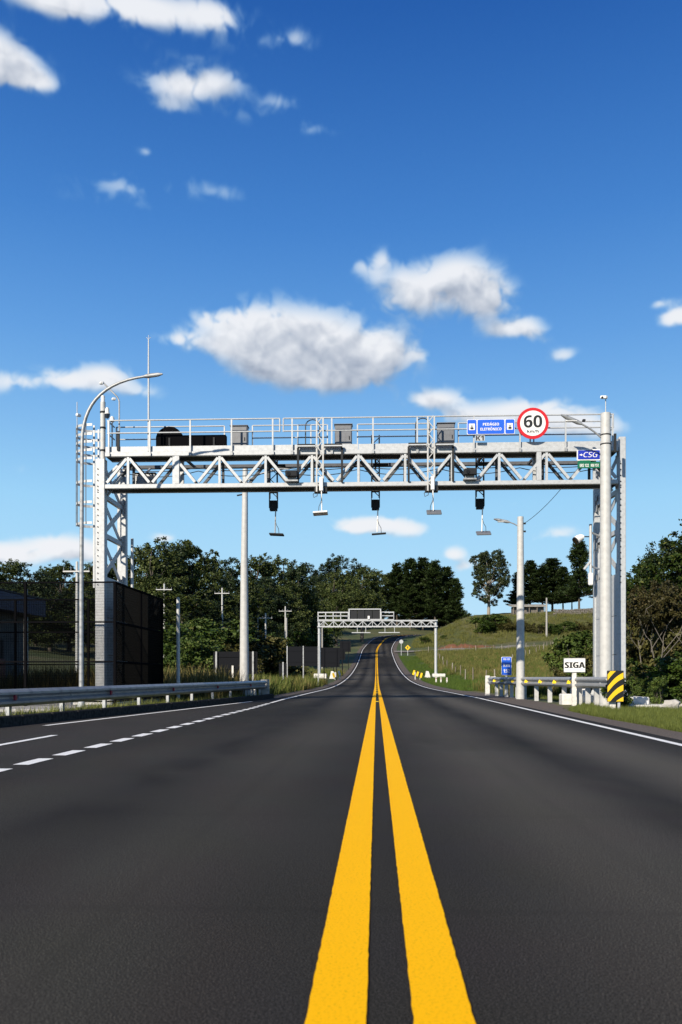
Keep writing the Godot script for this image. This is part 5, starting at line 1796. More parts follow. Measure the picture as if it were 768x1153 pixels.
func make_signs() -> void:
	var z := GZ + 0.14
	# blue toll sign in three panels
	var s := thing("toll_sign", "blue sign reading PEDÁGIO ELETRÔNICO on the gantry railing", "sign", Vector3(3.17, 7.5, z))
	board(s, "centre_panel", 3.175, 7.775, z, 0.76, 0.42, M.sign_white)
	board(s, "centre_face", 3.175, 7.775, z + 0.006, 0.735, 0.395, M.sign_blue)
	for x in [2.65, 3.70]:
		board(s, "side_panel", x, 7.775, z, 0.27, 0.42, M.sign_white)
		board(s, "side_face", x, 7.775, z + 0.006, 0.245, 0.395, M.sign_blue)
		board(s, "pictogram_ground", x, 7.775, z + 0.012, 0.165, 0.18, M.sign_white, 0.01)
		board(s, "pictogram_vehicle", x, 7.735, z + 0.018, 0.085, 0.055, M.sign_black, 0.012)
		board(s, "pictogram_beacon", x, 7.795, z + 0.018, 0.03, 0.045, M.sign_black, 0.008)
	text(s, "lettering", "PEDÁGIO", 0.075, Vector3(3.175, 7.84, z + 0.010), M.sign_white, 1.0)
	text(s, "lettering", "ELETRÔNICO", 0.075, Vector3(3.175, 7.705, z + 0.010), M.sign_white, 0.92)
	var m := MB.new()
	m.box(Vector3(3.17, 7.80, z - 0.055), Vector3(1.2, 0.04, 0.06))
	part(s, "bracket", m, M.galvanised)
	var k1 := thing("lane_plate", "small white plate reading K1 below the blue toll sign", "sign", Vector3(2.88, 7.4, z))
	board(k1, "plate", 2.88, 7.47, z - 0.03, 0.26, 0.15, M.galvanised, 0.01)
	text(k1, "lettering", "K1", 0.125, Vector3(2.88, 7.47, z - 0.026), M.sign_black, 1.3)
	# speed limit
	s = thing("speed_limit_sign", "round white speed limit sign with a red ring reading 60", "sign", Vector3(4.33, 7.43, z + 0.02))
	m = MB.new()
	m.plate(circle(0.435), 0.02, Transform3D(Basis(), Vector3(4.33, 7.85, z + 0.02)))
	part(s, "ring", m, M.sign_red)
	m = MB.new()
	m.plate(circle(0.35), 0.006, Transform3D(Basis(), Vector3(4.33, 7.85, z + 0.028)))
	part(s, "face", m, M.sign_white)
	text(s, "lettering", "60", 0.33, Vector3(4.33, 7.89, z + 0.032), M.sign_black, 1.08)
	text(s, "lettering", "km/h", 0.075, Vector3(4.33, 7.625, z + 0.032), M.sign_black, 1.25)
	m = MB.new()
	m.box(Vector3(4.33, 7.9, z - 0.045), Vector3(0.5, 0.04, 0.07))
	part(s, "bracket", m, M.galvanised)
	# operator and road plates
	s = thing("operator_plate", "blue plate with white letters CSG at the right end of the truss", "sign", Vector3(5.9, 6.84, GZ + 0.06))
	board(s, "plate", 5.89, 6.985, GZ + 0.06, 0.66, 0.31, M.sign_white, 0.02)
	board(s, "face", 5.89, 6.985, GZ + 0.066, 0.60, 0.25, M.sign_navy, 0.02)
	var t := text(s, "lettering", "CSG", 0.14, Vector3(5.93, 6.985, GZ + 0.070), M.sign_white, 1.15, false)
	t.basis = t.basis * Basis(Vector3(1, 0, 0), Vector3(0.2, 1, 0), Vector3(0, 0, 1))
	m = MB.new()
	m.plate(PackedVector2Array([Vector2(-0.27, 0.0), Vector2(-0.20, -0.028), Vector2(-0.17, 0.0), Vector2(-0.20, 0.028)]), 0.004, Transform3D(Basis(), Vector3(5.89, 6.985, GZ + 0.071)))
	part(s, "emblem", m, M.sign_white)
	s = thing("kilometre_plate", "green plate with white figures below the blue operator plate", "sign", Vector3(5.9, 6.6, GZ + 0.06))
	m = MB.new()
	m.plate(PackedVector2Array([Vector2(-0.31, -0.10), Vector2(0.31, -0.10), Vector2(0.31, 0.075), Vector2(0.06, 0.075), Vector2(0.02, 0.12), Vector2(-0.24, 0.12), Vector2(-0.31, 0.08)]), 0.02, Transform3D(Basis(), Vector3(5.89, 6.715, GZ + 0.064)))
	part(s, "plate", m, M.sign_green)
	text(s, "lettering", "ERS 122", 0.08, Vector3(5.76, 6.69, GZ + 0.068), M.sign_white, 0.62)
	text(s, "lettering", "KM 151", 0.08, Vector3(6.05, 6.69, GZ + 0.068), M.sign_white, 0.58)
	m = MB.new()
	m.box(Vector3(5.9, 7.0, GZ + 0.015), Vector3(0.5, 0.06, 0.045))
	part(s, "bracket", m, M.galvanised)
	# kilometre sign on the verge
	s = thing("kilometre_sign", "small blue sign reading km 152 beyond the right guardrail", "sign", Vector3(5.5, 0, -36))
	board(s, "plate", 5.5, 1.29, -36, 0.43, 0.78, M.sign_white, 0.03)
	board(s, "face", 5.5, 1.29, -35.994, 0.40, 0.75, M.sign_blue, 0.03)
	text(s, "lettering", "ERS-122", 0.07, Vector3(5.5, 1.58, -35.99), M.sign_white, 0.75)
	text(s, "lettering", "km", 0.14, Vector3(5.5, 1.33, -35.99), M.sign_white, 0.95)
	text(s, "lettering", "152", 0.14, Vector3(5.5, 1.08, -35.99), M.sign_white, 0.85)
	m = MB.new()
	m.box(Vector3(5.5, 0.6, -36.05), Vector3(0.07, 1.3, 0.05))
	part(s, "post", m, M.white_concrete)
	s = thing("siga_sign", "white board with black border reading SIGA above the right guardrail", "sign", Vector3(5.8, 0, -25))
	board(s, "frame", 5.8, 1.165, -25, 0.63, 0.42, M.galvanised_dull, 0.015)
	board(s, "face", 5.8, 1.165, -24.994, 0.60, 0.385, M.sign_white, 0.015)
	text(s, "lettering", "SIGA", 0.165, Vector3(5.793, 1.165, -24.99), M.sign_black, 1.1)
	text(s, "lettering", "SIGA", 0.165, Vector3(5.807, 1.165, -24.988), M.sign_black, 1.1)
	m = MB.new()
	m.box(Vector3(5.8, 0.6, -25.06), Vector3(0.12, 1.3, 0.07))
	part(s, "post", m, M.white_concrete)
	for q in [[5.95, -26.4, 0.3], [6.4, -26.9, 0.45]]:
		var bl := thing("concrete_block", "white concrete block behind the right guardrail " + ("under the SIGA board" if q[0] < 6 else "beside the tower foot"), "block", Vector3(q[0], 0, q[1]))
		m = MB.new()
		m.cbox(Vector3(q[0], q[2] / 2 - 0.05, q[1]), Vector3(0.5, q[2] + 0.1, 0.5), 0.03)
		part(bl, "body", m, M.white_concrete)
	# boards of the opposite carriageway, seen from behind
	var backs := [
		[[[-5.73, 1.40, 34.0, 1.80, 0.92]], [-6.5, -5.0], 34.0, 1.86, "wide black sign back behind the tall lamp post at the guardrail end"],
		[[[-5.47, 1.03, 32.0, 0.60, 0.42]], [-5.49], 32.03, 1.26, "small black sign back on a white post left of the tall lamp post"],
		[[[-6.05, 2.55, 69.0, 2.62, 1.6]], [-7.33, -6.0, -4.77], 69.0, 3.4, "broad black sign back on three posts before the far gantry"],
		[[[-6.02, 1.29, 54.0, 0.50, 0.85]], [-6.0], 54.0, 1.8, "narrow black sign back just left of the broad one"],
		[[[-5.2, 3.1, 95.0, 2.1, 2.2]], [-5.9, -4.5], 95.0, 4.1, "black sign back beneath the far gantry, nearest of three"],
		[[[-5.1, 3.95, 112.0, 1.9, 1.55]], [-5.7, -4.5], 112.0, 4.6, "black sign back beneath the far gantry, middle of three"],
		[[[-5.0, 5.8, 135.0, 1.75, 1.75]], [-5.5, -4.5], 135.0, 6.6, "black sign back beneath the far gantry, farthest of three"]]
	for q in backs:
		var d: float = q[2]
		var g := ground_h(q[0][0][0], d)
		var o := thing("sign_back", q[4], "sign", Vector3(q[0][0][0], g, -d), "signs facing the other way")
		for bq in q[0]:
			m = MB.new()
			m.plate(round_rect(bq[3], bq[4], 0.04), 0.03, Transform3D(Basis(), Vector3(bq[0], bq[1], -bq[2] - 0.06)))
			var pl := part(o, "plate", m, M.sign_back)
			for yy in [-0.28, 0.28]:
				m = MB.new()
				m.box(Vector3(bq[0], bq[1] + yy * bq[4], -bq[2] - 0.045), Vector3(bq[3] * 0.94, 0.05, 0.026))
				part(pl, "stiffener", m, M.sign_back)
		for x in q[1]:
			m = MB.new()
			m.box(Vector3(x, (q[3] + g - 0.2) / 2, -d), Vector3(0.09 if d > 40 else 0.07, q[3] - g + 0.2, 0.06))
			part(o, "post", m, M.sign_back if d > 80 else (M.galvanised_dull if d > 33 else M.white_concrete))
	# warning signs at the bend
	var d := 190.0
	var y := road_h(d)
	s = thing("warning_sign", "yellow diamond warning sign at the bend near the road crest", "sign", Vector3(7.0, y, -d))
	m = MB.new()
	m.plate(PackedVector2Array([Vector2(-0.62, 0), Vector2(0, -0.62), Vector2(0.62, 0), Vector2(0, 0.62)]), 0.03, Transform3D(Basis(), Vector3(7.0, y + 1.75, -d)))
	part(s, "plate", m, M.sign_yellow)
	m = MB.new()
	m.plate(PackedVector2Array([Vector2(-0.12, -0.3), Vector2(0.0, -0.3), Vector2(0.0, 0.02), Vector2(0.16, 0.02), Vector2(-0.05, 0.32), Vector2(-0.26, 0.02), Vector2(-0.12, 0.02)]), 0.004, Transform3D(Basis(), Vector3(7.05, y + 1.75, -d + 0.006)))
	part(s, "arrow", m, M.sign_black)
	m = MB.new()
	m.box(Vector3(7.0, y + 0.5, -d - 0.07), Vector3(0.1, 1.9, 0.07))
	part(s, "post", m, M.galvanised)
	s = thing("round_sign", "round white sign back on a thin post beside the yellow diamond", "sign", Vector3(5.55, y, -d))
	m = MB.new()
	m.plate(circle(0.45, 24), 0.03, Transform3D(Basis(), Vector3(5.55, y + 3.1, -d)))
	part(s, "plate", m, M.galvanised)
	m = MB.new()
	m.box(Vector3(5.55, y + 1.5, -d - 0.07), Vector3(0.1, 3.4, 0.07))
	part(s, "post", m, M.galvanised)
	# three delineator posts on the right verge
	for q in [[5.9, 84.0, "left"], [6.3, 83.0, "middle"], [6.8, 82.0, "right"]]:
		var gg := ground_h(q[0], q[1])
		var o := thing("delineator_post", "short white marker post on the right verge, %s of three" % q[2], "post", Vector3(q[0], gg, -q[1]), "marker posts on the right verge")
		m = MB.new()
		m.box(Vector3(q[0], gg + 0.25, -q[1]), Vector3(0.14, 0.7, 0.05))
		part(o, "post", m, M.white_concrete)
		m = MB.new()
		m.box(Vector3(q[0], gg + 0.48, -q[1] + 0.03), Vector3(0.08, 0.1, 0.01))
		part(o, "reflector", m, M.reflector_red)

# ---------------------------------------------------------------- hillside beyond the right verge
func make_hill() -> void:
	# side track and red bank, draped sheets
	var strip := func(x0: float, x1: float, lo: Callable, hi: Callable, off: float) -> ArrayMesh:
		var st := SurfaceTool.new()
		st.begin(Mesh.PRIMITIVE_TRIANGLES)
		var n := 40
		for i in n + 1:
			var x := lerpf(x0, x1, i / float(n))
			for j in 7:
				var dd: float = lerpf(lo.call(x), hi.call(x), j / 6.0)
				st.add_vertex(Vector3(x, ground_h(x, dd) + off, -dd))
		for i in n:
			for j in 6:
				var a := i * 7 + j
				st.add_index(a); st.add_index(a + 1); st.add_index(a + 7)
				st.add_index(a + 7); st.add_index(a + 1); st.add_index(a + 8)
		st.generate_normals()
		return st.commit()
	structure("dirt_track", strip.call(4.2, 58.0, func(x: float) -> float: return 200.0 - 0.12 * x, func(x: float) -> float: return 205.5 - 0.12 * x, 0.22), M.dirt_track)
	# cut bank of red soil above the track: a low ragged berm
	var cut := noise(0.35, 91, 3)
	var st2 := SurfaceTool.new()
	st2.begin(Mesh.PRIMITIVE_TRIANGLES)
	for i in 45:
		var bx := lerpf(15.0, 28.5, i / 44.0)
		var bh: float = 1.0 * sm(15.0, 18.0, bx) * (1.0 - sm(23.0, 28.0, bx)) * (0.7 + 0.7 * cut.get_noise_1d(bx * 3.0))
		for j in 7:
			var bd := 205.0 - 0.12 * bx + 0.6 * j + 0.4 * cut.get_noise_2d(bx * 2.0, j * 5.0)
			st2.add_vertex(Vector3(bx, ground_h(bx, bd) - 0.3 + (bh + 0.4) * sm(0.0, 4.0, j), -bd))
	for i in 44:
		for j in 6:
			var a := i * 7 + j
			st2.add_index(a); st2.add_index(a + 1); st2.add_index(a + 7)
			st2.add_index(a + 7); st2.add_index(a + 1); st2.add_index(a + 8)
	st2.generate_normals()
	structure("red_bank", st2.commit(), M.red_soil)
	# shed on the hill
	var x := 45.0
	var d := 252.0
	var g := ground_h(x, d)
	var s := thing("hilltop_shed", "long low shed with a pale roof on the hilltop", "building", Vector3(x, g, -d))
	var m := MB.new()
	m.box(Vector3(x, g + 0.8, -d - 2), Vector3(9.0, 2.6, 4.0))
	part(s, "wall", m, M.stone)
	m = MB.new()
	m.box(Vector3(x, g + 2.45, -d - 1.6), Vector3(10.4, 0.5, 6.2), Basis(Vector3.RIGHT, 0.12))
	part(s, "roof", m, M.roof_tile)
	for k in 5:
		m = MB.new()
		m.beam(Vector3(x - 4.6 + 2.3 * k, g - 0.3, -d + 1.0), Vector3(x - 4.6 + 2.3 * k, g + 1.95, -d + 1.0), 0.2, 0.2)
		part(s, "post", m, M.wood)
	for k in 3:
		m = MB.new()
		m.box(Vector3(x - 3.0 + 3.0 * k, g + 0.9, -d + 0.02), Vector3(1.1, 1.1, 0.05))
		var w := part(s, "window", m, M.glass_dark)
		m = MB.new()
		m.box(Vector3(x - 3.0 + 3.0 * k, g + 0.31, -d + 0.06), Vector3(1.3, 0.08, 0.12))
		part(w, "sill", m, M.concrete)
	# dry stone wall along the crest, course by course
	var wall := thing("stone_wall", "low grey stone wall along the hilltop right of the shed", "wall", Vector3(58, ground_h(58, 246), -246))
	var st := MB.new()
	st.cbox(Vector3.ZERO, Vector3(1.15, 0.52, 0.5), 0.06)
	var sme := st.mesh()
	var xx := 51.5
	var k2 := 0
	while xx < 72.0:
		for c in 3:
			var px := xx + (0.6 if c % 2 else 0.0)
			put(wall, "stone", sme, M.stone, Vector3(px, ground_h(px, 246) + 0.25 + 0.53 * c, -246.0 + rng.randf_range(-0.06, 0.06)), Basis.from_scale(Vector3(rng.randf_range(0.9, 1.02), rng.randf_range(0.9, 1.0), 1)))
		xx += 1.2
		k2 += 1
	# small brick-red house beyond the bend
	var hx := 27.5
	var hd := 318.0
	var hg := ground_h(hx, hd)
	s = thing("roadside_house", "small reddish house half hidden behind the right post of the far gantry", "building", Vector3(hx, hg, -hd))
	m = MB.new()
	m.box(Vector3(hx, hg + 1.0, -hd), Vector3(7.0, 2.6, 5.0))
	part(s, "wall", m, M.red_wood)
	m = MB.new()
	m.plate(PackedVector2Array([Vector2(-3.1, 0), Vector2(3.1, 0), Vector2(0, 1.1)]), 7.6, Transform3D(Basis(Vector3.UP, PI / 2), Vector3(hx + 3.8, hg + 2.3, -hd)))
	part(s, "roof", m, M.dark_steel)
	for q in [-2.4, 0.0, 2.4]:
		m = MB.new()
		m.box(Vector3(hx + q, hg + 1.2, -hd + 2.52), Vector3(0.9, 1.1, 0.08))
		part(s, "window", m, M.glass_dark)
	# fence posts across the meadow
	var rows := [[[12.0, 196.0], [54.0, 190.0], 24, "along the dirt track"], [[24.0, 150.0], [46.0, 212.0], 12, "climbing the meadow"], [[8.8, 62.0], [13.0, 190.0], 14, "along the road verge"]]
	for r in rows:
		for k in r[2]:
			var t: float = k / float(r[2] - 1)
			var fx: float = lerpf(r[0][0], r[1][0], t) + rng.randf_range(-0.3, 0.3)
			var fd: float = lerpf(r[0][1], r[1][1], t) + rng.randf_range(-0.5, 0.5)
			var fg := ground_h(fx, fd)
			var o := thing("fence_post", "weathered fence post %s, %s from the left" % [r[3], ORD[k]], "fence post", Vector3(fx, fg, -fd), "fence posts " + r[3])
			m = MB.new()
			var lean := Vector3(rng.randf_range(-0.08, 0.08), 0, 0)
			m.tube([Vector3(fx, fg - 0.3, -fd), Vector3(fx, fg + 0.8, -fd) + lean * 0.6, Vector3(fx, fg + 1.35, -fd) + lean], [0.09, 0.085, 0.07] if fd > 120 else [0.06, 0.055, 0.05], 7)
			part(o, "stake", m, M.wood if k % 3 else M.bark_pale)
	# pale stones below the right tower
	for k in 9:
		var rx := 7.6 + k * 0.42 + rng.randf_range(-0.15, 0.15)
		var rd := 22.6 + rng.randf_range(-0.5, 1.2)
		var sz := rng.randf_range(0.16, 0.32)
		var o := thing("rock", "pale broken rock by the right tower, %s of nine from the tower" % ORD[k], "rock", Vector3(rx, ground_h(rx, rd), -rd), "pale rocks by the right tower")
		m = MB.new()
		var ico := SphereMesh.new()
		ico.radial_segments = 9
		ico.rings = 5
		ico.radius = sz
		ico.height = sz * 1.5
		var arr := ico.get_mesh_arrays()
		var vs: PackedVector3Array = arr[Mesh.ARRAY_VERTEX]
		var ids: PackedInt32Array = arr[Mesh.ARRAY_INDEX]
		for i in vs.size():
			vs[i] *= 1.0 + 0.9 * bumps.get_noise_3d(vs[i].x * 40.0 + k * 70.0, vs[i].y * 40.0, vs[i].z * 40.0)
		var base := Vector3(rx, ground_h(rx, rd) + sz * 0.35, -rd)
		for i in range(0, ids.size(), 3):
			if vs[ids[i]].distance_to(vs[ids[i + 1]]) > 1e-4 and vs[ids[i + 1]].distance_to(vs[ids[i + 2]]) > 1e-4 and vs[ids[i]].distance_to(vs[ids[i + 2]]) > 1e-4:
				m.tri(base + vs[ids[i]], base + vs[ids[i + 2]], base + vs[ids[i + 1]])
		part(o, "stone", m, M.rock)

# ---------------------------------------------------------------- plants
func arrays_mesh(v: PackedVector3Array, n: PackedVector3Array, c: PackedColorArray) -> ArrayMesh:
	var arr := []
	arr.resize(Mesh.ARRAY_MAX)
	arr[Mesh.ARRAY_VERTEX] = v
	arr[Mesh.ARRAY_NORMAL] = n
	arr[Mesh.ARRAY_COLOR] = c
	var m := ArrayMesh.new()
	m.add_surface_from_arrays(Mesh.PRIMITIVE_TRIANGLES, arr)
	return m

class Leaves:
	var v := PackedVector3Array()
	var n := PackedVector3Array()
	var c := PackedColorArray()
	func leaf(p: Vector3, along: Vector3, nor: Vector3, length: float, width: float, col: Color) -> void:
		var s := nor.cross(along).normalized() * width * 0.5
		nor = along.cross(s).normalized()
		var fold := nor * width * 0.18
		var q := [p, p + along * length * 0.45 - s + fold, p + along * length, p + along * length * 0.45 + s + fold]
		for i in [0, 2, 1, 0, 3, 2]:
			v.append(q[i])
			n.append(nor)
			c.append(col)

func rand_dir(r: RandomNumberGenerator) -> Vector3:
	var z := r.randf_range(-1, 1)
	var a := r.randf_range(0, TAU)
	var s := sqrt(1 - z * z)
	return Vector3(s * cos(a), z, s * sin(a))

func fill(lv: Leaves, r: RandomNumberGenerator, lobes: Array, count: int, size: float, cols: Array, tone: FastNoiseLite, slim := 0.6) -> void:
	var total := 0.0
	for l in lobes: total += pow(l[1].x * l[1].y * l[1].z, 0.6667)
	for l in lobes:
		var k := int(count * pow(l[1].x * l[1].y * l[1].z, 0.6667) / total)
		# each lobe is itself a handful of sprays, so its outline is ragged
		var sprays := []
		for i in maxi(6, k / 34):
			sprays.append([rand_dir(r) * pow(r.randf(), 0.36), r.randf_range(0.14, 0.34), r.randf()])
		for i in k:
			var sp: Array = sprays[r.randi() % sprays.size()]
			var u: Vector3 = sp[0] + rand_dir(r) * sp[1] * pow(r.randf(), 0.5)
			var p: Vector3 = l[0] + u * l[1]
			var out := (u + Vector3(0, 0.25, 0)).normalized()
			var nor := (out * 0.7 + rand_dir(r)).normalized()
			var al := rand_dir(r)
			al = (al - nor * al.dot(nor)).normalized()
			var t := clampf(0.5 + 0.6 * tone.get_noise_3d(p.x, p.y, p.z) + 0.5 * (sp[2] - 0.5) + r.randf_range(-0.25, 0.25), 0, 1)
			var col: Color = cols[0].lerp(cols[1], t)
			if r.randf() < 0.05: col = col.lerp(cols[2], 0.7)
			var s := size * r.randf_range(0.6, 1.35)
			lv.leaf(p, al, nor, s, s * slim, col)

func limb(m: MB, a: Vector3, b: Vector3, r0: float, r1: float, r: RandomNumberGenerator) -> void:
	var mid := a.lerp(b, 0.5) + rand_dir(r) * a.distance_to(b) * 0.08 + Vector3(0, -0.04 * a.distance_to(b), 0)
	m.tube([a, a.lerp(mid, 0.55), mid, mid.lerp(b, 0.5), b], [r0, lerpf(r0, r1, 0.3), lerpf(r0, r1, 0.5), lerpf(r0, r1, 0.75), r1], 6, false)

func make_tree(kind: int, variant: int, label: String, group: String) -> Node3D:
	var r := RandomNumberGenerator.new()
	r.seed = 1000 + kind * 50 + variant
	var tone := noise(0.35, 500 + variant, 2)
	var lv := Leaves.new()
	var wood := MB.new()
	var called: String = ["broadleaf_tree", "pine_tree", "eucalyptus_tree", "bush", "dry_shrub", "leafy_tree"][kind]
	var cat: String = ["tree", "tree", "tree", "bush", "shrub", "tree"][kind]
	var t := thing(called, label, cat, Vector3.ZERO, group)
	var bark: Material = M.bark
	if kind == 0:
		var cols := [Color(0.012, 0.022, 0.006), Color(0.052, 0.068, 0.015), Color(0.095, 0.095, 0.02)]
		if variant % 3 == 1: cols = [Color(0.018, 0.030, 0.009), Color(0.070, 0.088, 0.024), Color(0.11, 0.12, 0.035)]
		if variant % 3 == 2: cols = [Color(0.009, 0.017, 0.009), Color(0.032, 0.050, 0.020), Color(0.07, 0.08, 0.03)]
		var lobes := []
		var w := r.randf_range(3.6, 4.8)
		for k in 19:
			var h := lerpf(3.6, 18.0, pow(r.randf(), 0.85)) if k > 1 else 18.0 - 1.5 * k
			var sp: float = w * sqrt(clampf(1.0 - pow((h - 9.5) / 10.0, 2), 0.05, 1.0))
			var a := TAU * k * 0.382 + r.randf_range(-0.4, 0.4)
			var rad := r.randf_range(1.5, 2.7) * (1.15 if h < 12 else 0.85)
			lobes.append([Vector3(cos(a) * sp * r.randf_range(0.25, 0.9), h, sin(a) * sp * r.randf_range(0.25, 0.9)), Vector3(rad * 1.15, rad, rad * 1.15)])
		fill(lv, r, lobes, 15000, 0.37, cols, tone)
		wood.tube([Vector3(0, -0.6, 0), Vector3(0.1, 4, 0.1), Vector3(-0.1, 9, 0), Vector3(0.05, 15, 0.1)], [0.42, 0.32, 0.22, 0.08], 8)
		for l in lobes.slice(0, 9):
			limb(wood, Vector3(0, minf(l[0].y - 1.5, 12.0), 0), l[0], 0.14, 0.05, r)
	elif kind == 1:
		var cols := [Color(0.010, 0.021, 0.008), Color(0.042, 0.062, 0.018), Color(0.07, 0.08, 0.02)]
		wood.tube([Vector3(0, -0.6, 0), Vector3(0.05, 8, 0), Vector3(0, 19.6, 0)], [0.30, 0.2, 0.04], 8)
		var h := 3.0 + variant * 0.8
		while h < 19.7:
			var f := (h - 3.0) / 17.0
			var reach := 4.9 * pow(1.0 - f, 0.7) * (0.75 + 0.35 * sin(f * 9.0 + variant)) + 0.35
			var nb := r.randi_range(4, 6)
			var a0 := r.randf() * TAU
			for b in nb:
				var a := a0 + TAU * b / nb + r.randf_range(-0.3, 0.3)
				var len := reach * r.randf_range(0.6, 1.15)
				var tip := Vector3(cos(a) * len, h + 0.28 * len + r.randf_range(-0.2, 0.3), sin(a) * len)
				limb(wood, Vector3(0, h, 0), tip, 0.05, 0.02, r)
				for q in int(34 + len * 42):
					var s := pow(r.randf(), 0.6)
					var p := Vector3(0, h, 0).lerp(tip, s) + rand_dir(r) * Vector3(0.55, 0.28, 0.55) * (0.5 + s * 0.7)
					var al := (Vector3(cos(a), 0.5, sin(a)) + rand_dir(r) * 0.8).normalized()
					var nor := (Vector3.UP + rand_dir(r) * 0.9).normalized()
					var col: Color = cols[0].lerp(cols[1], clampf(r.randf() * 0.7 + 0.4 * tone.get_noise_3d(p.x, p.y, p.z) + 0.15, 0, 1))
					lv.leaf(p, al, nor, r.randf_range(0.4, 0.75), 0.26, col)
			h += r.randf_range(0.5, 0.85)
	elif kind == 2:
		var cols := [Color(0.012, 0.020, 0.008), Color(0.045, 0.058, 0.022), Color(0.08, 0.09, 0.04)]
		var lobes := []
		wood.tube([Vector3(0, -0.6, 0), Vector3(0.2, 5, 0), Vector3(0, 9, 0.1)], [0.5, 0.36, 0.28], 8)
		for k in 38:
			var a := TAU * k * 0.382
			var h := lerpf(3.2, 18.4, pow((k + 0.5) / 38.0, 0.75))
			var sp := 5.4 * sqrt(clampf(1.0 - pow((h - 11.5) / 8.6, 2), 0.03, 1.0)) * r.randf_range(0.45, 1.0)
			var rad := r.randf_range(1.1, 1.9)
			var c := Vector3(cos(a) * sp, h, sin(a) * sp)
			lobes.append([c, Vector3(rad, rad * 0.85, rad)])
			limb(wood, Vector3(0, minf(h * 0.62, 9.0), 0.1), c, 0.15, 0.04, r)
		fill(lv, r, lobes, 26000, 0.42, cols, tone, 0.5)
		bark = M.bark_pale
	elif kind == 3:
		var pal := [[Color(0.012, 0.026, 0.006), Color(0.055, 0.088, 0.014), Color(0.10, 0.12, 0.03)], [Color(0.018, 0.036, 0.008), Color(0.080, 0.115, 0.024), Color(0.13, 0.14, 0.04)], [Color(0.022, 0.024, 0.007), Color(0.085, 0.08, 0.022), Color(0.13, 0.10, 0.04)], [Color(0.026, 0.03, 0.010), Color(0.10, 0.095, 0.03), Color(0.18, 0.15, 0.07)]]
		var lobes := []
		for k in 12:
			var a := r.randf() * TAU
			var sp := 1.35 * sqrt(r.randf())
			var h := r.randf_range(0.35, 2.45) if k > 0 else 2.4
			sp *= 1.0 if h < 1.6 else 0.6
			var rad := r.randf_range(0.5, 0.85) * (1.0 if h < 1.8 else 0.75)
			lobes.append([Vector3(cos(a) * sp, h, sin(a) * sp), Vector3(rad, rad * 0.85, rad)])
		fill(lv, r, lobes, 9000, 0.13, pal[variant % 4], tone)
		for l in lobes:
			limb(wood, Vector3(r.randf_range(-0.2, 0.2), -0.2, r.randf_range(-0.2, 0.2)), l[0], 0.035, 0.012, r)
	elif kind == 4:
		bark = M.twig
		var tips := []
		for s in 6:
			var a := TAU * s / 6.0 + r.randf_range(-0.4, 0.4)
			var b0 := Vector3(cos(a) * 0.25, -0.2, sin(a) * 0.25)
			var e0 := Vector3(cos(a) * r.randf_range(0.6, 1.4), r.randf_range(1.8, 2.8), sin(a) * r.randf_range(0.6, 1.4))
			limb(wood, b0, e0, 0.038, 0.024, r)
			for q in 4:
				var e1 := e0 + Vector3(r.randf_range(-1.1, 1.1), r.randf_range(0.5, 1.7), r.randf_range(-1.1, 1.1))
				limb(wood, e0.lerp(b0, 0.25 * r.randf()), e1, 0.02, 0.011, r)
				for w in 3:
					var e2 := e1 + rand_dir(r) * 0.6 + Vector3(0, 0.35, 0)
					limb(wood, e1, e2, 0.010, 0.004, r)
					tips.append([e2, Vector3(0.5, 0.42, 0.5)])
		fill(lv, r, tips, 24000, 0.11, [Color(0.014, 0.014, 0.005), Color(0.055, 0.050, 0.018), Color(0.10, 0.075, 0.03)], tone)
	elif kind == 5:
		var cols := [Color(0.007, 0.015, 0.004), Color(0.028, 0.046, 0.009), Color(0.09, 0.10, 0.02)] if variant == 1 else [Color(0.008, 0.017, 0.004), Color(0.036, 0.056, 0.010), Color(0.10, 0.11, 0.022)]
		var lobes := []
		wood.tube([Vector3(0, -0.4, 0), Vector3(0.1, 2.5, 0), Vector3(-0.1, 5, 0.1)], [0.24, 0.18, 0.12], 8)
		for k in 24:
			var a := TAU * k * 0.382 + r.randf_range(-0.3, 0.3)
			var h := lerpf(0.9, 8.4, pow((k + 0.5) / 24.0, 0.85))
			var sp := 2.7 * sqrt(clampf(1.0 - pow((h - 4.0) / 4.9, 2), 0.03, 1.0)) * r.randf_range(0.3, 1.0)
			var rad := r.randf_range(0.75, 1.25)
			var c := Vector3(cos(a) * sp, h, sin(a) * sp)
			lobes.append([c, Vector3(rad, rad * 0.8, rad)])
			limb(wood, Vector3(0, minf(h * 0.6, 4.8), 0.05), c, 0.07, 0.02, r)
		fill(lv, r, lobes, 24000, 0.17, cols, tone, 0.55)
	org = Vector3.ZERO
	part(t, "trunk" if kind != 3 and kind != 4 else "branches", wood, bark)
	var cr := MeshInstance3D.new()
	cr.name = "crown" if kind != 3 and kind != 4 else "foliage"
	cr.mesh = arrays_mesh(lv.v, lv.n, lv.c)
	cr.material_override = M.leaf
	t.add_child(cr)
	return t

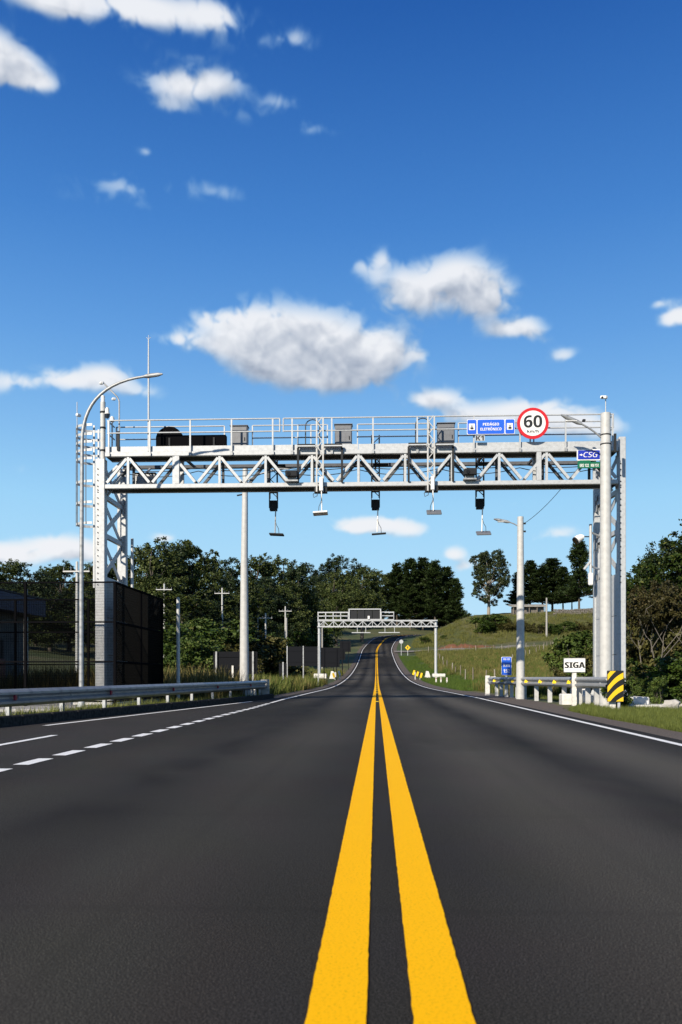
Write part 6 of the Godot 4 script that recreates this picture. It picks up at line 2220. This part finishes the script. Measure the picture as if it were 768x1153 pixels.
func make_plants() -> void:
	var nominal := [20.0, 20.0, 19.5, 3.0, 4.9, 9.2]
	var protos := {}
	var r := RandomNumberGenerator.new()
	r.seed = 99
	for q in TREES:
		var key := "%d_%d" % [q[3], q[4]]
		var o: Node3D
		if protos.has(key):
			o = protos[key].duplicate()
			o.name = numbered(str(protos[key].get_meta("base")))
			add_child(o)
			tag(o, q[6], "")
			if q[7]: o.set_meta("group", q[7])
			elif o.has_meta("group"): o.remove_meta("group")
		else:
			o = make_tree(q[3], q[4], q[6], q[7])
			o.set_meta("base", ["broadleaf_tree", "pine_tree", "eucalyptus_tree", "bush", "dry_shrub", "leafy_tree"][q[3]])
			protos[key] = o
		var s: float = maxf(q[2], 1.0) / nominal[q[3]]
		o.position = Vector3(q[0], ground_h(q[0], q[1]) - 0.05, -q[1])
		var w: float = q[5] * r.randf_range(0.92, 1.12)
		if q[3] == 0: w *= clampf(14.0 / maxf(q[2], 1.0), 1.0, 1.7)
		if q[3] == 3: w *= 1.1
		o.basis = Basis(Vector3.UP, r.randf() * TAU) * Basis.from_scale(Vector3(s * w, s, s * w))
	make_grass()

func tuft(seed_: int, blades: int, h: float, spread: float, lo: Color, hi: Color) -> ArrayMesh:
	var r := RandomNumberGenerator.new()
	r.seed = seed_
	var v := PackedVector3Array()
	var n := PackedVector3Array()
	var c := PackedColorArray()
	for k in blades:
		var a := r.randf() * TAU
		var p := Vector3(cos(a), 0, sin(a)) * spread * sqrt(r.randf())
		var out := Vector3(cos(a + r.randf_range(-0.8, 0.8)), 0, sin(a + r.randf_range(-0.8, 0.8)))
		var hh := h * r.randf_range(0.5, 1.15)
		var side := out.cross(Vector3.UP).normalized() * h * 0.022
		var mid := p + Vector3(0, hh * 0.6, 0) + out * hh * 0.12
		var tip := p + Vector3(0, hh, 0) + out * hh * r.randf_range(0.25, 0.6)
		var nor := side.cross(tip - p).normalized()
		var col := lo.lerp(hi, r.randf())
		for q in [p - side - Vector3(0, 0.04, 0), mid - side * 0.8, p + side - Vector3(0, 0.04, 0), p + side - Vector3(0, 0.04, 0), mid - side * 0.8, mid + side * 0.8, mid - side * 0.8, tip, mid + side * 0.8]:
			v.append(q)
			n.append(nor)
			c.append(col)
	return arrays_mesh(v, n, c)

func scatter(called: String, label: String, mesh: Mesh, count: int, seed_: int, place: Callable, smin: float, smax: float) -> void:
	var r := RandomNumberGenerator.new()
	r.seed = seed_
	var dens := noise(0.25, seed_, 3)
	var xs := []
	var tries := 0
	while xs.size() < count and tries < count * 6:
		tries += 1
		var p: Vector2 = place.call(r)
		if p.x > 900.0: continue
		if called != "lawn_grass" and absf(p.x) < 10.0 and p.y > 80.0 and p.y < 108.0: continue
		if dens.get_noise_2d(p.x, p.y) < r.randf_range(-0.5, 0.15): continue
		var s := r.randf_range(smin, smax)
		xs.append(Transform3D(Basis(Vector3.UP, r.randf() * TAU) * Basis.from_scale(Vector3(s, s * r.randf_range(0.7, 1.3), s)), Vector3(p.x, ground_h(p.x, p.y), -p.y)))
	var mm := MultiMesh.new()
	mm.transform_format = MultiMesh.TRANSFORM_3D
	mm.mesh = mesh
	mm.instance_count = xs.size()
	for k in xs.size():
		mm.set_instance_transform(k, xs[k])
	var o := MultiMeshInstance3D.new()
	o.name = numbered(called)
	o.multimesh = mm
	o.material_override = M.blade
	add_child(o)
	o.set_meta("kind", "stuff")
	tag(o, label, "grass")

func make_grass() -> void:
	var green_lo := Color(0.030, 0.060, 0.010)
	var green_hi := Color(0.085, 0.13, 0.022)
	var dry_lo := Color(0.08, 0.075, 0.022)
	var dry_hi := Color(0.24, 0.19, 0.07)
	var verge := func(r: RandomNumberGenerator) -> Vector2:
		var d := 9.0 + 45.0 * pow(r.randf(), 1.4)
		return Vector2(road_r(d) + 0.62 + 1.5 * sm(20, 26, d) + 5.5 * pow(r.randf(), 1.3), d)
	scatter("verge_grass", "short green grass on the right verge before the guardrail", tuft(1, 14, 0.10, 0.09, green_lo.lerp(dry_lo, 0.35), green_hi.lerp(dry_hi, 0.25)), 22000, 301, verge, 0.6, 1.4)
	var field := func(r: RandomNumberGenerator) -> Vector2:
		var d := 36.0 + 140.0 * pow(r.randf(), 1.5)
		return Vector2((6.4 if d < 60.0 else 9.5) + (6.0 + d * 0.28) * r.randf(), d)
	scatter("meadow_grass", "tall yellowish grass on the slope beyond the right guardrail", tuft(2, 18, 0.55, 0.22, dry_lo.lerp(green_lo, 0.35), dry_hi), 11000, 302, field, 0.7, 1.6)
	scatter("meadow_weeds", "green weeds among the tall grass beyond the right guardrail", tuft(3, 20, 0.42, 0.25, green_lo, green_hi), 11000, 303, field, 0.7, 1.7)
	var far := func(r: RandomNumberGenerator) -> Vector2:
		var d := 120.0 + 130.0 * r.randf()
		if d > 198.0 and d < 215.0 : return Vector2(999, 0)
		return Vector2(road_x(d) + 9.0 + 60.0 * r.randf(), d)
	scatter("hillside_grass", "rough yellow green grass on the hillside meadow", tuft(8, 16, 0.5, 0.5, dry_lo.lerp(green_lo, 0.5), dry_hi.lerp(green_hi, 0.5)), 14000, 308, far, 0.8, 1.8)
	var lawn := func(r: RandomNumberGenerator) -> Vector2:
		var d := 52.0 + 135.0 * r.randf()
		return Vector2(road_r(d) + 1.2 + 5.0 * r.randf(), d)
	scatter("lawn_grass", "mown green grass along the right shoulder near the far gantry", tuft(9, 16, 0.16, 0.3, green_lo, green_hi), 9000, 309, lawn, 0.8, 1.6)
	var bank := func(r: RandomNumberGenerator) -> Vector2:
		var d := 33.5 + 90.0 * pow(r.randf(), 1.3)
		return Vector2(road_l(d) - 0.8 - (5.0 + d * 0.18) * pow(r.randf(), 0.8), d)
	scatter("bank_grass", "tall dry grass on the left bank behind the guardrail end", tuft(4, 20, 0.55, 0.25, dry_lo.lerp(green_lo, 0.3), dry_hi.lerp(dry_lo, 0.3)), 7000, 304, bank, 0.4, 1.5)
	scatter("bank_weeds", "green weeds on the left bank behind the guardrail end", tuft(5, 22, 0.55, 0.28, green_lo, green_hi.lerp(dry_hi, 0.25)), 10000, 305, bank, 0.5, 1.6)
	var strip := func(r: RandomNumberGenerator) -> Vector2:
		var d := 6.0 + 27.0 * r.randf()
		return Vector2(road_l(d) - 0.22 - (1.3 if d < 19.7 else minf(1.3, maxf(0.3, road_l(d) + 6.7))) * r.randf(), d)
	scatter("kerb_grass", "sparse short grass in the strip behind the kerb of the side bay", tuft(6, 14, 0.16, 0.12, green_lo, green_hi.lerp(dry_hi, 0.4)), 2600, 306, strip, 0.6, 1.6)
	var yard := func(r: RandomNumberGenerator) -> Vector2:
		var d := 27.5 + 8.0 * r.randf()
		return Vector2(-5.2 - 9.0 * r.randf(), d)
	scatter("yard_grass", "tall dry grass behind the black cage", tuft(7, 20, 0.8, 0.25, dry_lo, dry_hi), 2600, 307, yard, 0.5, 1.3)
